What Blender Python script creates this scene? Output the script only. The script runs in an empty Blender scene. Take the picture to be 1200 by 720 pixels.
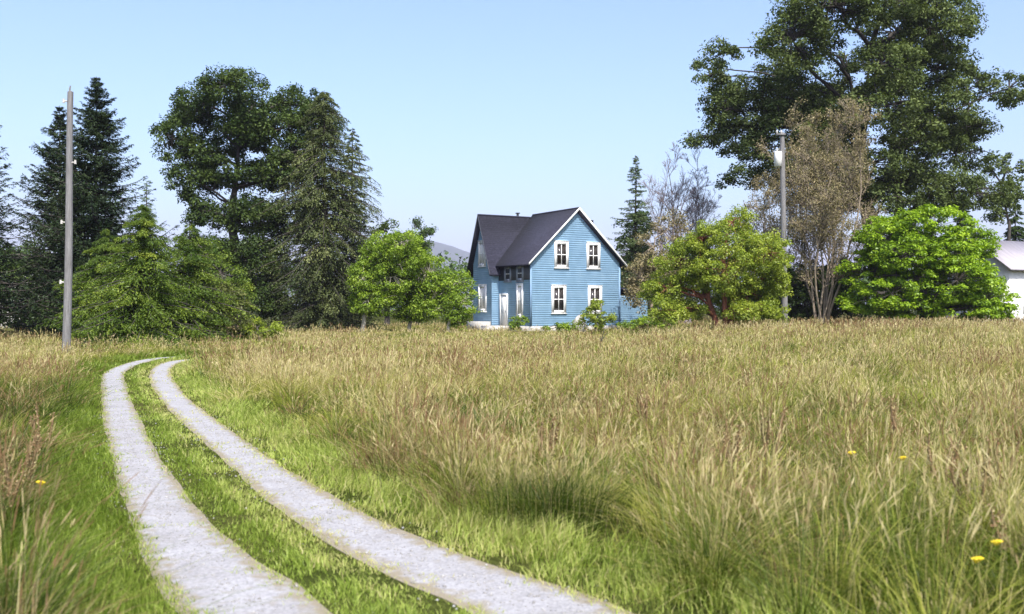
import bpy, math, zlib
import numpy as np
R = math.radians
rng = np.random.default_rng(7)
scene = bpy.context.scene
col = scene.collection

F, CX, CY, H = 1167.0, 600.0, 362.0, 1.73      # lens in photo pixels, horizon, eye height


def sstep(a, b, x):
    t = np.clip((np.asarray(x, float) - a) / (b - a), 0, 1)
    return t * t * (3 - 2 * t)


def g(x, y):                                    # the lie of the land: a slight rise to the right
    return 0.38 * sstep(4, 16, x) * sstep(14, 45, y) + 0.0 * np.asarray(y)


def at(px, D, py=None):                         # survey helper: bearing and range -> ground position
    x = (px - CX) * D / F
    return x, D, float(g(x, D))


# ------------------------------------------------------------------ mesh helpers
class MB:
    """collects vertices / quads / triangles and a per-vertex tint"""
    def __init__(s):
        s.V, s.Q, s.T, s.A, s.n = [], [], [], [], 0

    def add(s, V, Q=None, T=None, tint=0.5):
        V = np.asarray(V, float).reshape(-1, 3)
        if Q is not None and len(Q): s.Q.append(np.asarray(Q, np.int64).reshape(-1, 4) + s.n)
        if T is not None and len(T): s.T.append(np.asarray(T, np.int64).reshape(-1, 3) + s.n)
        s.V.append(V)
        s.A.append(np.broadcast_to(np.asarray(tint, float), (len(V),)))
        s.n += len(V)

    def box(s, lo, hi, tint=0.5):
        x0, y0, z0 = lo; x1, y1, z1 = hi
        V = [(x0, y0, z0), (x1, y0, z0), (x1, y1, z0), (x0, y1, z0), (x0, y0, z1), (x1, y0, z1), (x1, y1, z1), (x0, y1, z1)]
        s.add(V, [(0, 3, 2, 1), (4, 5, 6, 7), (0, 1, 5, 4), (1, 2, 6, 5), (2, 3, 7, 6), (3, 0, 4, 7)], tint=tint)

    def slab(s, quad, n):                       # a four-cornered sheet given the thickness vector n
        q = np.asarray(quad, float); n = np.asarray(n, float)
        V = np.vstack([q, q + n])
        s.add(V, [(0, 3, 2, 1), (4, 5, 6, 7), (0, 1, 5, 4), (1, 2, 6, 5), (2, 3, 7, 6), (3, 0, 4, 7)])

    def tubes(s, P, rad, S=5, tint=0.5):        # P (N,K,3), rad (N,K)
        P = np.asarray(P, float); rad = np.asarray(rad, float)
        N, K, _ = P.shape
        if N == 0: return
        T = np.gradient(P, axis=1)
        T /= np.linalg.norm(T, axis=2, keepdims=True) + 1e-9
        ref = np.where(np.abs(T[..., 2:3]) > .9, np.array([1., 0, 0]), np.array([0, 0, 1.]))
        U = np.cross(T, ref); U /= np.linalg.norm(U, axis=2, keepdims=True) + 1e-9
        W = np.cross(T, U)
        a = np.arange(S) * 2 * np.pi / S
        V = P[:, :, None] + rad[:, :, None, None] * (np.cos(a)[None, None, :, None] * U[:, :, None] + np.sin(a)[None, None, :, None] * W[:, :, None])
        idx = np.arange(N * K * S).reshape(N, K, S)
        i0 = idx[:, :-1]; i1 = idx[:, 1:]
        Q = np.stack([i0, np.roll(i0, -1, 2), np.roll(i1, -1, 2), i1], -1).reshape(-1, 4)
        if np.ndim(tint) == 1: tint = np.repeat(tint, K * S)
        s.add(V.reshape(-1, 3), Q, tint=tint)

    def build(s, name, mat, parent=None, loc=(0, 0, 0), smooth=False):
        me = bpy.data.meshes.new(name)
        V = np.vstack(s.V) - np.asarray(loc, float)
        Q = np.vstack(s.Q) if s.Q else np.zeros((0, 4), np.int64)
        T = np.vstack(s.T) if s.T else np.zeros((0, 3), np.int64)
        me.vertices.add(len(V)); me.vertices.foreach_set('co', V.astype(np.float32).ravel())
        me.loops.add(Q.size + T.size)
        me.loops.foreach_set('vertex_index', np.concatenate([Q.ravel(), T.ravel()]).astype(np.int32))
        me.polygons.add(len(Q) + len(T))
        st = np.concatenate([np.arange(len(Q)) * 4, len(Q) * 4 + np.arange(len(T)) * 3]).astype(np.int32)
        me.polygons.foreach_set('loop_start', st)
        a = me.attributes.new('tint', 'FLOAT', 'POINT')
        a.data.foreach_set('value', np.concatenate(s.A).astype(np.float32))
        me.update(calc_edges=True)
        if smooth: me.polygons.foreach_set('use_smooth', np.ones(len(me.polygons), bool))
        me.materials.append(mat)
        o = bpy.data.objects.new(name, me); col.objects.link(o)
        o.parent = parent
        return o


def tag(o, label=None, cat=None, group=None, kind=None):
    if label: o['label'] = label
    if cat: o['category'] = cat
    if group: o['group'] = group
    if kind: o['kind'] = kind
    return o


def thing(name, label, cat, loc=(0, 0, 0), rotz=0, group=None):
    global rng
    rng = np.random.default_rng(zlib.crc32(label.encode()))      # every thing grows from its own seed
    o = bpy.data.objects.new(name, None); col.objects.link(o)
    o.location = loc; o.rotation_euler = (0, 0, rotz); o.empty_display_size = .3
    return tag(o, label, cat, group)


# ------------------------------------------------------------------ materials
def new_mat(name):
    m = bpy.data.materials.new(name); m.use_nodes = True
    nt = m.node_tree; nt.nodes.clear()
    out = nt.nodes.new('ShaderNodeOutputMaterial')
    return m, nt, out


def ramp(nt, stops):
    r = nt.nodes.new('ShaderNodeValToRGB'); e = r.color_ramp.elements
    while len(e) < len(stops): e.new(.5)
    for k, (p, c) in enumerate(stops): e[k].position = p; e[k].color = (*c, 1)
    return r


def leaf_mat(name, stops, trans=.3, gloss=.06, rough=.45, boost=1.5):
    m, nt, out = new_mat(name); N, L = nt.nodes.new, nt.links.new
    at_ = N('ShaderNodeAttribute'); at_.attribute_name = 'tint'
    r = ramp(nt, stops); L(at_.outputs['Fac'], r.inputs[0])
    d = N('ShaderNodeBsdfDiffuse'); L(r.outputs[0], d.inputs[0])
    t = N('ShaderNodeBsdfTranslucent')
    mul = N('ShaderNodeMix'); mul.data_type = 'RGBA'; mul.blend_type = 'MULTIPLY'; mul.inputs['Factor'].default_value = 1
    L(r.outputs[0], mul.inputs[6]); mul.inputs[7].default_value = (boost * 1.1, boost * 1.15, boost * .5, 1)
    L(mul.outputs[2], t.inputs[0])
    mx = N('ShaderNodeMixShader'); mx.inputs[0].default_value = trans
    L(d.outputs[0], mx.inputs[1]); L(t.outputs[0], mx.inputs[2])
    gl = N('ShaderNodeBsdfGlossy'); gl.inputs['Roughness'].default_value = rough
    gl.inputs[0].default_value = (.9, .95, 1, 1)
    m2 = N('ShaderNodeMixShader'); m2.inputs[0].default_value = gloss * .3
    L(mx.outputs[0], m2.inputs[1]); L(gl.outputs[0], m2.inputs[2])
    L(m2.outputs[0], out.inputs[0])
    return m


def noise_mat(name, stops, scale=8, rough=.85, bump=.2, detail=6, stretch=(1, 1, 1), bscale=None, metallic=0, dist=.02):
    m, nt, out = new_mat(name); N, L = nt.nodes.new, nt.links.new
    tc = N('ShaderNodeTexCoord'); mp = N('ShaderNodeMapping'); mp.inputs['Scale'].default_value = stretch
    L(tc.outputs['Object'], mp.inputs[0])
    n = N('ShaderNodeTexNoise'); n.inputs['Scale'].default_value = scale; n.inputs['Detail'].default_value = detail
    n.inputs['Roughness'].default_value = .65
    L(mp.outputs[0], n.inputs[0]); r = ramp(nt, stops); L(n.outputs['Fac'], r.inputs[0])
    p = N('ShaderNodeBsdfPrincipled'); p.inputs['Roughness'].default_value = rough; p.inputs['Metallic'].default_value = metallic
    L(r.outputs[0], p.inputs['Base Color'])
    if bump:
        n2 = N('ShaderNodeTexNoise'); n2.inputs['Scale'].default_value = bscale or scale * 4; n2.inputs['Detail'].default_value = 4
        L(mp.outputs[0], n2.inputs[0])
        b = N('ShaderNodeBump'); b.inputs['Strength'].default_value = bump; b.inputs['Distance'].default_value = dist
        L(n2.outputs['Fac'], b.inputs['Height']); L(b.outputs[0], p.inputs['Normal'])
    L(p.outputs[0], out.inputs[0])
    return m


M = {}
M['grass_tall'] = leaf_mat('grass_tall', [(0, (.030, .05, .006)), (.28, (.11, .150, .018)), (.5, (.285, .295, .05)), (.72, (.38, .325, .13)), (.88, (.48, .40, .215)), (1, (.19, .11, .055))], trans=.22, gloss=.035, boost=1.2)
M['grass_short'] = leaf_mat('grass_short', [(0, (.11, .165, .018)), (.45, (.22, .295, .045)), (.8, (.43, .49, .125)), (1, (.48, .44, .19))], trans=.35, gloss=.03, boost=1.2)
M['bark'] = noise_mat('bark', [(.3, (.05, .042, .034)), (.7, (.14, .12, .10))], 6, .95, .6, stretch=(1, 1, .25))
M['bark_dark'] = noise_mat('bark_dark', [(.3, (.022, .018, .015)), (.7, (.07, .06, .05))], 6, .95, .6, stretch=(1, 1, .25))
M['bark_pale'] = noise_mat('bark_pale', [(.3, (.26, .23, .18)), (.7, (.46, .42, .34))], 7, .9, .4, stretch=(1, 1, .3))
M['bark_tan'] = noise_mat('bark_tan', [(.3, (.16, .125, .09)), (.7, (.36, .29, .21))], 7, .9, .4, stretch=(1, 1, .3))
M['bark_mauve'] = noise_mat('bark_mauve', [(.3, (.17, .14, .145)), (.7, (.32, .27, .28))], 7, .9, .3, stretch=(1, 1, .3))
M['bark_red'] = noise_mat('bark_red', [(.3, (.10, .035, .02)), (.7, (.26, .09, .045))], 7, .8, .4, stretch=(1, 1, .3))
M['pole_wood'] = noise_mat('pole_wood', [(.25, (.085, .080, .077)), (.55, (.18, .174, .173)), (.8, (.27, .264, .263))], 5, .9, .5, stretch=(6, 6, .35))
M['giant'] = leaf_mat('leaf_giant', [(0, (.036, .053, .014)), (.5, (.090, .120, .038)), (1, (.20, .24, .09))], trans=.22, gloss=.015)
M['oak'] = leaf_mat('leaf_oak', [(0, (.018, .036, .009)), (.5, (.048, .076, .017)), (1, (.105, .145, .034))], trans=.2, gloss=.03)
M['cedar'] = leaf_mat('leaf_cedar', [(0, (.040, .055, .018)), (.5, (.10, .125, .045)), (1, (.21, .23, .085))], trans=.12, gloss=.04)
M['spruce'] = leaf_mat('leaf_spruce', [(0, (.012, .023, .010)), (.5, (.027, .045, .018)), (1, (.058, .08, .03))], trans=.12, gloss=.04)
M['hemlock'] = leaf_mat('leaf_hemlock', [(0, (.04, .075, .012)), (.5, (.11, .165, .024)), (1, (.27, .32, .05))], trans=.28, gloss=.04)
M['orchard'] = leaf_mat('leaf_orchard', [(0, (.075, .125, .012)), (.5, (.175, .26, .022)), (1, (.32, .41, .05))], trans=.32, gloss=.05)
M['yellowbush'] = leaf_mat('leaf_yellowbush', [(0, (.12, .165, .018)), (.5, (.225, .28, .03)), (1, (.38, .42, .07))], trans=.33, gloss=.06)
M['brightbush'] = leaf_mat('leaf_brightbush', [(0, (.09, .155, .010)), (.5, (.20, .31, .016)), (1, (.36, .48, .035))], trans=.3, gloss=.06)
M['olive'] = leaf_mat('leaf_olive', [(0, (.06, .075, .022)), (.5, (.11, .125, .036)), (1, (.18, .18, .06))], trans=.25, gloss=.03)
M['brown'] = leaf_mat('leaf_brown', [(0, (.125, .12, .05)), (.5, (.23, .195, .10)), (1, (.38, .31, .18))], trans=.2, gloss=.03, boost=1.0)
M['midgreen'] = leaf_mat('leaf_midgreen', [(0, (.035, .065, .018)), (.5, (.065, .105, .028)), (1, (.11, .155, .045))], trans=.25, gloss=.05)
M['firpale'] = leaf_mat('leaf_firpale', [(0, (.05, .075, .03)), (.5, (.10, .14, .055)), (1, (.17, .22, .09))], trans=.25)
M['yellow_petal'] = leaf_mat('yellow_petal', [(0, (.75, .55, .03)), (1, (.85, .68, .06))], trans=.2, gloss=.02, boost=1)


# ------------------------------------------------------------------ foliage helpers
def unit(v): return v / (np.linalg.norm(v, axis=-1, keepdims=True) + 1e-9)
def rdir(n): return unit(rng.normal(size=(n, 3)))


def leaves(mb, C, Nrm, size, aspect=.55, tint=None, along=None, fold=.12):
    """diamond leaves, slightly folded along the midrib"""
    n = len(C)
    if n == 0: return
    t = rdir(n) if along is None else along
    t = unit(t - Nrm * np.sum(t * Nrm, 1, keepdims=True))
    b = np.cross(Nrm, t)
    s = np.broadcast_to(np.asarray(size, float), (n,))[:, None]
    V = np.stack([C - t * s * .5, C + b * s * aspect * .5 + Nrm * s * fold, C + t * s * .5, C - b * s * aspect * .5 + Nrm * s * fold], 1)
    tt = rng.random(n) if tint is None else tint
    mb.add(V.reshape(-1, 3), np.arange(4 * n).reshape(n, 4), tint=np.repeat(tt, 4))


def clump_leaves(mb, C, r, per, size, flat=.6, aspect=.55, up=.5, bias=.0):
    """leaf clusters round the points C; each cluster has its own hue"""
    n = len(C)
    rr = np.broadcast_to(np.asarray(r, float), (n,))
    u = rdir(n * per) * (rng.random((n * per, 1)) ** .45)
    off = u * np.repeat(rr, per)[:, None] * np.array([1, 1, flat])
    off[:, 2] -= .25 * np.repeat(rr, per) * (u[:, 0] ** 2 + u[:, 1] ** 2)
    P = np.repeat(C, per, 0) + off
    nr = unit(u * .7 + np.array([0, 0, up]) + rng.normal(size=u.shape) * .45)
    ct = np.repeat(rng.normal(.45 + bias, .17, n), per)
    tint = np.clip(ct + rng.normal(0, .16, n * per), 0, 1)
    leaves(mb, P, nr, size * rng.uniform(.6, 1.3, n * per), aspect, tint)


def curve_paths(A, B, K=5, sag=.1, wob=.06):
    A = np.asarray(A, float); B = np.asarray(B, float)
    s = np.linspace(0, 1, K)[None, :, None]
    L = np.linalg.norm(B - A, axis=1)[:, None, None]
    P = A[:, None] * (1 - s) + B[:, None] * s
    w = rng.normal(size=(len(A), 1, 3)) * wob * L
    P = P + w * np.sin(np.pi * s) + np.array([0, 0, 1.]) * sag * L * np.sin(np.pi * s)
    P = P + rng.normal(size=P.shape) * wob * .25 * L * np.sin(np.pi * s)
    return P


def lobes_world(lobes, D, depth, jit, inset=0.):
    """crown lobes surveyed as bearing/elevation, spread through the real depth of the crown"""
    k = D / F
    a = np.array([l[:4] for l in lobes], float)
    a[:, 2:] = np.maximum(a[:, 2:] - inset / k, a[:, 2:] * .45)
    xc = np.average(a[:, 0], weights=a[:, 2] * a[:, 3])
    halfw = max(a[:, 0].max() - xc, xc - a[:, 0].min()) + a[:, 2].mean()
    out = []
    for i, (px, py, rx, ry) in enumerate(a):
        env = math.sqrt(max(.05, 1 - ((px - xc) / (halfw * 1.02)) ** 2))
        dy = lobes[i][4] if len(lobes[i]) > 4 else rng.uniform(-1, 1) * jit
        dy *= depth * env
        out.append(((px - CX) * k, D + dy, H - (py - CY) * k, rx * k, max(rx, ry) * k * .95, ry * k))
    return np.array(out)


def broadleaf(name, label, cat, basepx, D, lobes, mat, bark, leaf=.26, per=60, dens=1.0, clump=.75, depth=None, trunk_r=.35, stems=None,
              flat=.6, aspect=.55, up=.5, group=None, fork=.35, jit=.7, inner=.5, twig=.02, extra_back=True, bias=0., limb_r=.45, inset=0.):
    global rng
    rng = np.random.default_rng(zlib.crc32((label + 'lobes').encode()))
    x0, y0, z0 = at(basepx, D)
    k = D / F
    Lb = lobes_world(lobes, D, depth if depth is not None else .8 * (max(l[0] for l in lobes) - min(l[0] for l in lobes)) / 2 * k, jit, inset)
    if extra_back:                               # fill the far and near sides of the crown too
        add = []
        for L in Lb:
            if rng.random() < .55:
                M_ = L.copy(); M_[1] = 2 * D - L[1] + rng.uniform(-.3, .3) * L[4]; M_[3:] *= .8; add.append(M_)
        if add: Lb = np.vstack([Lb, add])
    root = thing(name, label, cat, (x0, y0, z0), 0, group)
    loc = np.array([x0, y0, z0])
    ztop = Lb[:, 2].max()
    stems = stems or [(0, 0)]
    wood, fol = MB(), MB()
    tp = []
    for sx, sy in stems:                          # main stems
        top = np.array([np.average(Lb[:, 0]) * .6 + x0 * .4 + sx * 1.6, np.average(Lb[:, 1]) * .5 + y0 * .5 + sy * 1.6, z0 + (ztop - z0) * .86])
        b0 = np.array([x0 + sx * .35, y0 + sy * .35, z0 - .15])
        P = curve_paths([b0], [top], 12, 0, .03)[0]
        rad = trunk_r / math.sqrt(len(stems)) * (1 - np.linspace(0, 1, 12)) ** .8 + .03
        rad[0] *= 1.35
        wood.tubes([P], [rad], 9); tp.append(P)
    TP = np.vstack(tp)
    A, B, r0 = [], [], []
    for L in Lb:                                  # limbs to the lobes
        c = L[:3]
        ok = TP[:, 2] < max(c[2] - .15 * np.hypot(c[0] - x0, c[1] - y0), z0 + fork * (ztop - z0) + .3)
        ok &= TP[:, 2] > z0 + fork * .55 * (ztop - z0)
        cand = TP[ok] if ok.any() else TP[3:6]
        d = np.linalg.norm(cand - c, axis=1)
        a = cand[np.argmin(d)]
        A.append(a); B.append(c); r0.append(max(.03, trunk_r * limb_r * (L[3] / Lb[:, 3].max()) ** .7))
    PL = curve_paths(A, B, 7, .08, .07)
    rr = np.array(r0)[:, None] * (1 - .8 * np.linspace(0, 1, 7)[None]) + .012
    wood.tubes(PL, rr, 6)
    LP = PL[:, 2:].reshape(-1, 3)
    Cs = []
    for L in Lb:
        area = (L[3] * L[5] + L[3] * L[4] + L[4] * L[5]) / 3
        n = max(4, int(dens * 4.2 * area / clump ** 2))
        u = rdir(n) * (inner + (1 - inner) * rng.random((n, 1)) ** .6)
        Cs.append(L[:3] + u * L[3:])
    C = np.vstack(Cs)
    C = C[C[:, 2] > z0 + .25]
    # twigs from the nearest limb point
    near = np.empty(len(C), int)
    for i in range(0, len(C), 400):
        near[i:i + 400] = np.argmin(((C[i:i + 400, None] - LP[None]) ** 2).sum(2), 1)
    TW = curve_paths(LP[near], C, 4, .05, .08)
    wood.tubes(TW, np.broadcast_to(np.array([[1.6, 1.2, .8, .35]]) * twig, (len(C), 4)), 4)
    clump_leaves(fol, C, clump * rng.uniform(.6, 1.25, len(C)), per, leaf, flat, aspect, up, bias)
    wood.build('trunk', M[bark], root, loc, True)
    fol.build('crown', M[mat], root, loc)
    return root


def conifer(name, label, cat, basepx, D, top_y, R_px, mat, bark='bark_dark', low=.04, prof=None, droop=.25, lift=.15, nbr=260, sub=20, needle=.17,
            aspect=.32, trunk_r=None, group=None, hang=.25, lean=0., rnd=.25, subl=.36, rows=4):
    x0, y0, z0 = at(basepx, D); k = D / F
    Ht = H - (top_y - CY) * k - z0; Rm = R_px * k
    root = thing(name, label, cat, (x0, y0, z0), 0, group)
    loc = np.array([x0, y0, z0]); trunk_r = trunk_r or Ht * .014
    prof = prof or (lambda t: (1 - t) ** .85)
    wood, fol = MB(), MB()
    K = 12; s = np.linspace(0, 1, K)
    TPth = np.stack([x0 + lean * s ** 2 * Ht + rng.normal(size=K) * .02, y0 + 0 * s, z0 - .15 + s * (Ht + .15)], 1)
    wood.tubes([TPth], [trunk_r * (1 - s) + .015], 8)
    t = low + (1 - low) * (np.sort(rng.random(nbr)) ** 1.3) * .995
    az = np.arange(nbr) * 2.39996 + rng.normal(0, .35, nbr)
    Lb = Rm * np.array([prof(a) for a in t]) * rng.uniform(1 - 2 * rnd, 1 + rnd * .6, nbr) + .06 + .10 * (1 - t)
    dirh = np.stack([np.cos(az), np.sin(az), 0 * az], 1)
    K2 = 7; q = np.linspace(0, 1, K2)
    A = np.stack([np.interp(t, s, TPth[:, i]) for i in range(3)], 1)
    dr = droop * rng.uniform(.6, 1.4, nbr)
    up0 = .25 + .5 * t
    zz = Lb[:, None] * (up0[:, None] * q * (1 - q) * .6 - dr[:, None] * q ** 1.3 + lift * q ** 3)
    P = A[:, None] + dirh[:, None] * (Lb[:, None] * q)[..., None]
    P[..., 2] += zz
    P[..., 2] = np.maximum(P[..., 2], z0 + .12)
    wood.tubes(P, (.012 + .010 * Lb)[:, None] * (1 - .8 * q)[None], 4)
    # branchlets
    n2 = nbr * sub
    bi = np.repeat(np.arange(nbr), sub)
    sp = rng.uniform(.10, 1.0, n2)
    f = sp * (K2 - 1); i0 = np.minimum(f.astype(int), K2 - 2); w = (f - i0)[:, None]
    B0 = P[bi, i0] * (1 - w) + P[bi, i0 + 1] * w
    fw = unit(P[bi, i0 + 1] - P[bi, i0])
    side = np.cross(fw, np.array([0, 0, 1.])) * np.where(rng.random(n2) < .5, -1, 1)[:, None]
    dirs = unit(fw * .75 + side * rng.uniform(.3, 1.1, (n2, 1)) + np.array([0, 0, -1.]) * hang * rng.uniform(.3, 1.8, (n2, 1)) + rng.normal(size=(n2, 3)) * .12)
    ll = np.minimum(subl * Lb[bi] * (1.05 - sp), .9) + .06 + .08 * np.minimum(1, Lb[bi])
    m = (np.arange(rows) + .6) / rows
    C = B0[:, None] + dirs[:, None] * (ll[:, None] * m)[..., None]
    C[..., 2] -= hang * .5 * (ll[:, None] * m ** 2)
    C = C.reshape(-1, 3) + rng.normal(size=(n2 * rows, 3)) * .03
    al = np.repeat(dirs, rows, 0) + rng.normal(size=(n2 * rows, 3)) * .3
    nr = unit(np.array([0, 0, 1.]) + rng.normal(size=C.shape) * .5 + np.repeat(dirs, rows, 0) * .25)
    sz = (needle * rng.uniform(.7, 1.4, len(C)) + .12 * np.repeat(ll, rows)) * np.repeat(.45 + .55 * np.minimum(1, Lb[bi] / .9), rows)
    bt = rng.normal(.42, .17, nbr)[bi] + .12 * (sp - .5)
    tint = np.clip(np.repeat(bt, rows) + rng.normal(0, .13, len(C)), 0, 1)
    leaves(fol, C, nr, sz, aspect, tint, along=al, fold=.05)
    wood.build('trunk', M[bark], root, loc, True)
    fol.build('crown', M[mat], root, loc)
    return root


def twiggy(name, label, cat, basepx, D, top_y, halfw_px, bark, nst=4, kids=(7, 7, 5), leafmat=None, leaf=.12, per=6, r0=.14, group=None, fan=.5, leafdens=1., droop=0.):
    """a tree that is mostly bare wood: stems, limbs, twigs, and a thin foliage"""
    x0, y0, z0 = at(basepx, D); k = D / F
    Ht = H - (top_y - CY) * k - z0; Rm = halfw_px * k
    root = thing(name, label, cat, (x0, y0, z0), 0, group); loc = np.array([x0, y0, z0])
    wood = MB()
    a = np.arange(nst) * 2 * np.pi / nst + rng.uniform(0, 1)
    o = np.stack([np.cos(a), np.sin(a), 0 * a], 1) if nst > 1 else np.zeros((1, 3))
    A = loc + o * .25 + np.array([0, 0, -.1])
    hh = Ht * rng.uniform(.72, 1.0, nst); hh[0] = Ht
    B = loc + o * Rm * fan * rng.uniform(.5, 1.1, (nst, 1)) + np.stack([0 * a, 0 * a, hh], 1)
    P = curve_paths(A, B, 9, 0, .05); q = np.linspace(0, 1, 9)
    rad = r0 * (1 - .92 * q)[None] * np.ones((nst, 1)); wood.tubes(P, rad, 6)
    length = np.linalg.norm(B - A, axis=1) * .42
    ends = []
    for lev, kd in enumerate(kids):
        n = len(P) * kd; K = P.shape[1]
        pi = np.repeat(np.arange(len(P)), kd)
        sp = rng.uniform(.22 if lev == 0 else .15, .97, n)
        f = sp * (K - 1); i0 = np.minimum(f.astype(int), K - 2); w = (f - i0)[:, None]
        S0 = P[pi, i0] * (1 - w) + P[pi, i0 + 1] * w
        fw = unit(P[pi, i0 + 1] - P[pi, i0])
        d = unit(fw * .8 + rdir(n) * .75 + np.array([0, 0, .25 - droop * lev]))
        ln = length[pi] * (1.1 - .75 * sp) * rng.uniform(.6, 1.2, n)
        rp = rad[pi, i0] * .55
        E_ = S0 + d * ln[:, None]
        E_[:, 2] = np.maximum(E_[:, 2], z0 + .3)
        P = curve_paths(S0, E_, 5, .04 - .06 * droop, .08)
        rad = np.maximum(rp[:, None] * (1 - .75 * np.linspace(0, 1, 5))[None], .009)
        wood.tubes(P, rad, 4); length = ln * .55
        if lev >= 1: ends.append(P[:, 1:].reshape(-1, 3))
    wood.build('trunk', M[bark], root, loc, True)
    if leafmat:
        E_ = np.vstack(ends); E_ = E_[rng.random(len(E_)) < leafdens]
        fol = MB(); C = np.repeat(E_, per, 0) + rng.normal(size=(len(E_) * per, 3)) * .16
        leaves(fol, C, rdir(len(C)), leaf * rng.uniform(.6, 1.4, len(C)), .5, np.clip(np.repeat(rng.normal(.5, .18, len(E_)), per) + rng.normal(0, .15, len(C)), 0, 1))
        fol.build('crown', M[leafmat], root, loc)
    return root


# ------------------------------------------------------------------ noise for placing plants
def vnoise(x, y, scale, seed):
    r = np.random.default_rng(seed); T = r.random((256, 256))
    X = np.asarray(x) / scale + 37.3; Y = np.asarray(y) / scale + 91.7
    i = np.floor(X).astype(int); j = np.floor(Y).astype(int)
    u = X - i; v = Y - j; u = u * u * (3 - 2 * u); v = v * v * (3 - 2 * v)
    a = T[i % 256, j % 256]; b = T[(i + 1) % 256, j % 256]; c = T[i % 256, (j + 1) % 256]; d = T[(i + 1) % 256, (j + 1) % 256]
    return (a * (1 - u) + b * u) * (1 - v) + (c * (1 - u) + d * u) * v


def fbm(x, y, scale, seed):
    return (vnoise(x, y, scale, seed) * .55 + vnoise(x, y, scale * .45, seed + 1) * .3 + vnoise(x, y, scale * .2, seed + 2) * .15)


# ------------------------------------------------------------------ ground, drive
def catmull(P, step=.2):
    P = np.asarray(P, float); out = []
    Q = np.vstack([2 * P[0] - P[1], P, 2 * P[-1] - P[-2]])
    for i in range(1, len(Q) - 2):
        n = max(2, int(np.linalg.norm(Q[i + 1, :2] - Q[i, :2]) / step))
        t = np.linspace(0, 1, n, endpoint=False)[:, None]
        p0, p1, p2, p3 = Q[i - 1:i + 3]
        out.append(.5 * (2 * p1 + (p2 - p0) * t + (2 * p0 - 5 * p1 + 4 * p2 - p3) * t ** 2 + (3 * p1 - p0 - 3 * p2 + p3) * t ** 3))
    return np.vstack(out + [P[-1:]])


def gp(px, py):
    d = F * H / (py - CY); return ((px - CX) * d / F, d)


far_l = [(-12.25, 33.6), (-11.7, 35.9), (-9.2, 37.2), (-6.5, 38.6), (-4.6, 41)]
far_r = [(-10.95, 32.4), (-10.3, 34.1), (-8.3, 35.5), (-5.6, 36.9), (-3.4, 39.4)]
Lpts = [(3.4, -4), (2.45, -2.2), (1.65, -.6), (.85, 1), (.1, 2.5), (-.66, 4)] + [gp(*p) for p in [(300, 720), (240, 665), (198, 610), (165, 550), (143.5, 495), (134, 455), (137, 435)]] + far_l
Rpts = [(5.3, -4), (4.2, -2.2), (3.3, -.6), (2.48, 1), (1.72, 2.5), (.98, 4)] + [gp(*p) for p in [(647, 720), (495, 660), (368, 595), (266, 520), (202, 465), (188, 436)]] + far_r
TL, TR = catmull(Lpts), catmull(Rpts)


def hw(P): return np.interp(P[:, 1], [-4, 4, 5.6, 7, 8.5, 10.7, 14, 22, 34], [.36, .36, .35, .30, .255, .235, .235, .235, .24])


gx = np.arange(-34, 14, .1); gy = np.arange(-5, 70, .1)
GX, GY = np.meshgrid(gx, gy, indexing='ij')


def dfield(P):
    Pd = P[::2]; h = hw(Pd); D = np.full(GX.shape, 9.)
    for i in range(0, GX.shape[0], 8):
        dd = np.sqrt((GX[i:i + 8, :, None] - Pd[:, 0]) ** 2 + (GY[i:i + 8, :, None] - Pd[:, 1]) ** 2) - h
        D[i:i + 8] = dd.min(2)
    return D


DL, DR = dfield(TL), dfield(TR)
ctr = (TL[np.linspace(0, len(TL) - 1, 300).astype(int)] + TR[np.linspace(0, len(TR) - 1, 300).astype(int)]) / 2


def look(Fd, x, y):
    i = np.clip(((x - gx[0]) / .1).round().astype(int), 0, len(gx) - 1); j = np.clip(((y - gy[0]) / .1).round().astype(int), 0, len(gy) - 1)
    out = (x < gx[0]) | (x > gx[-1]) | (y > gy[-1]) | (y < gy[0])
    return np.where(out, 9., Fd[i, j])


def drive_dist(x, y): return np.minimum(look(DL, x, y), look(DR, x, y))


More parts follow.
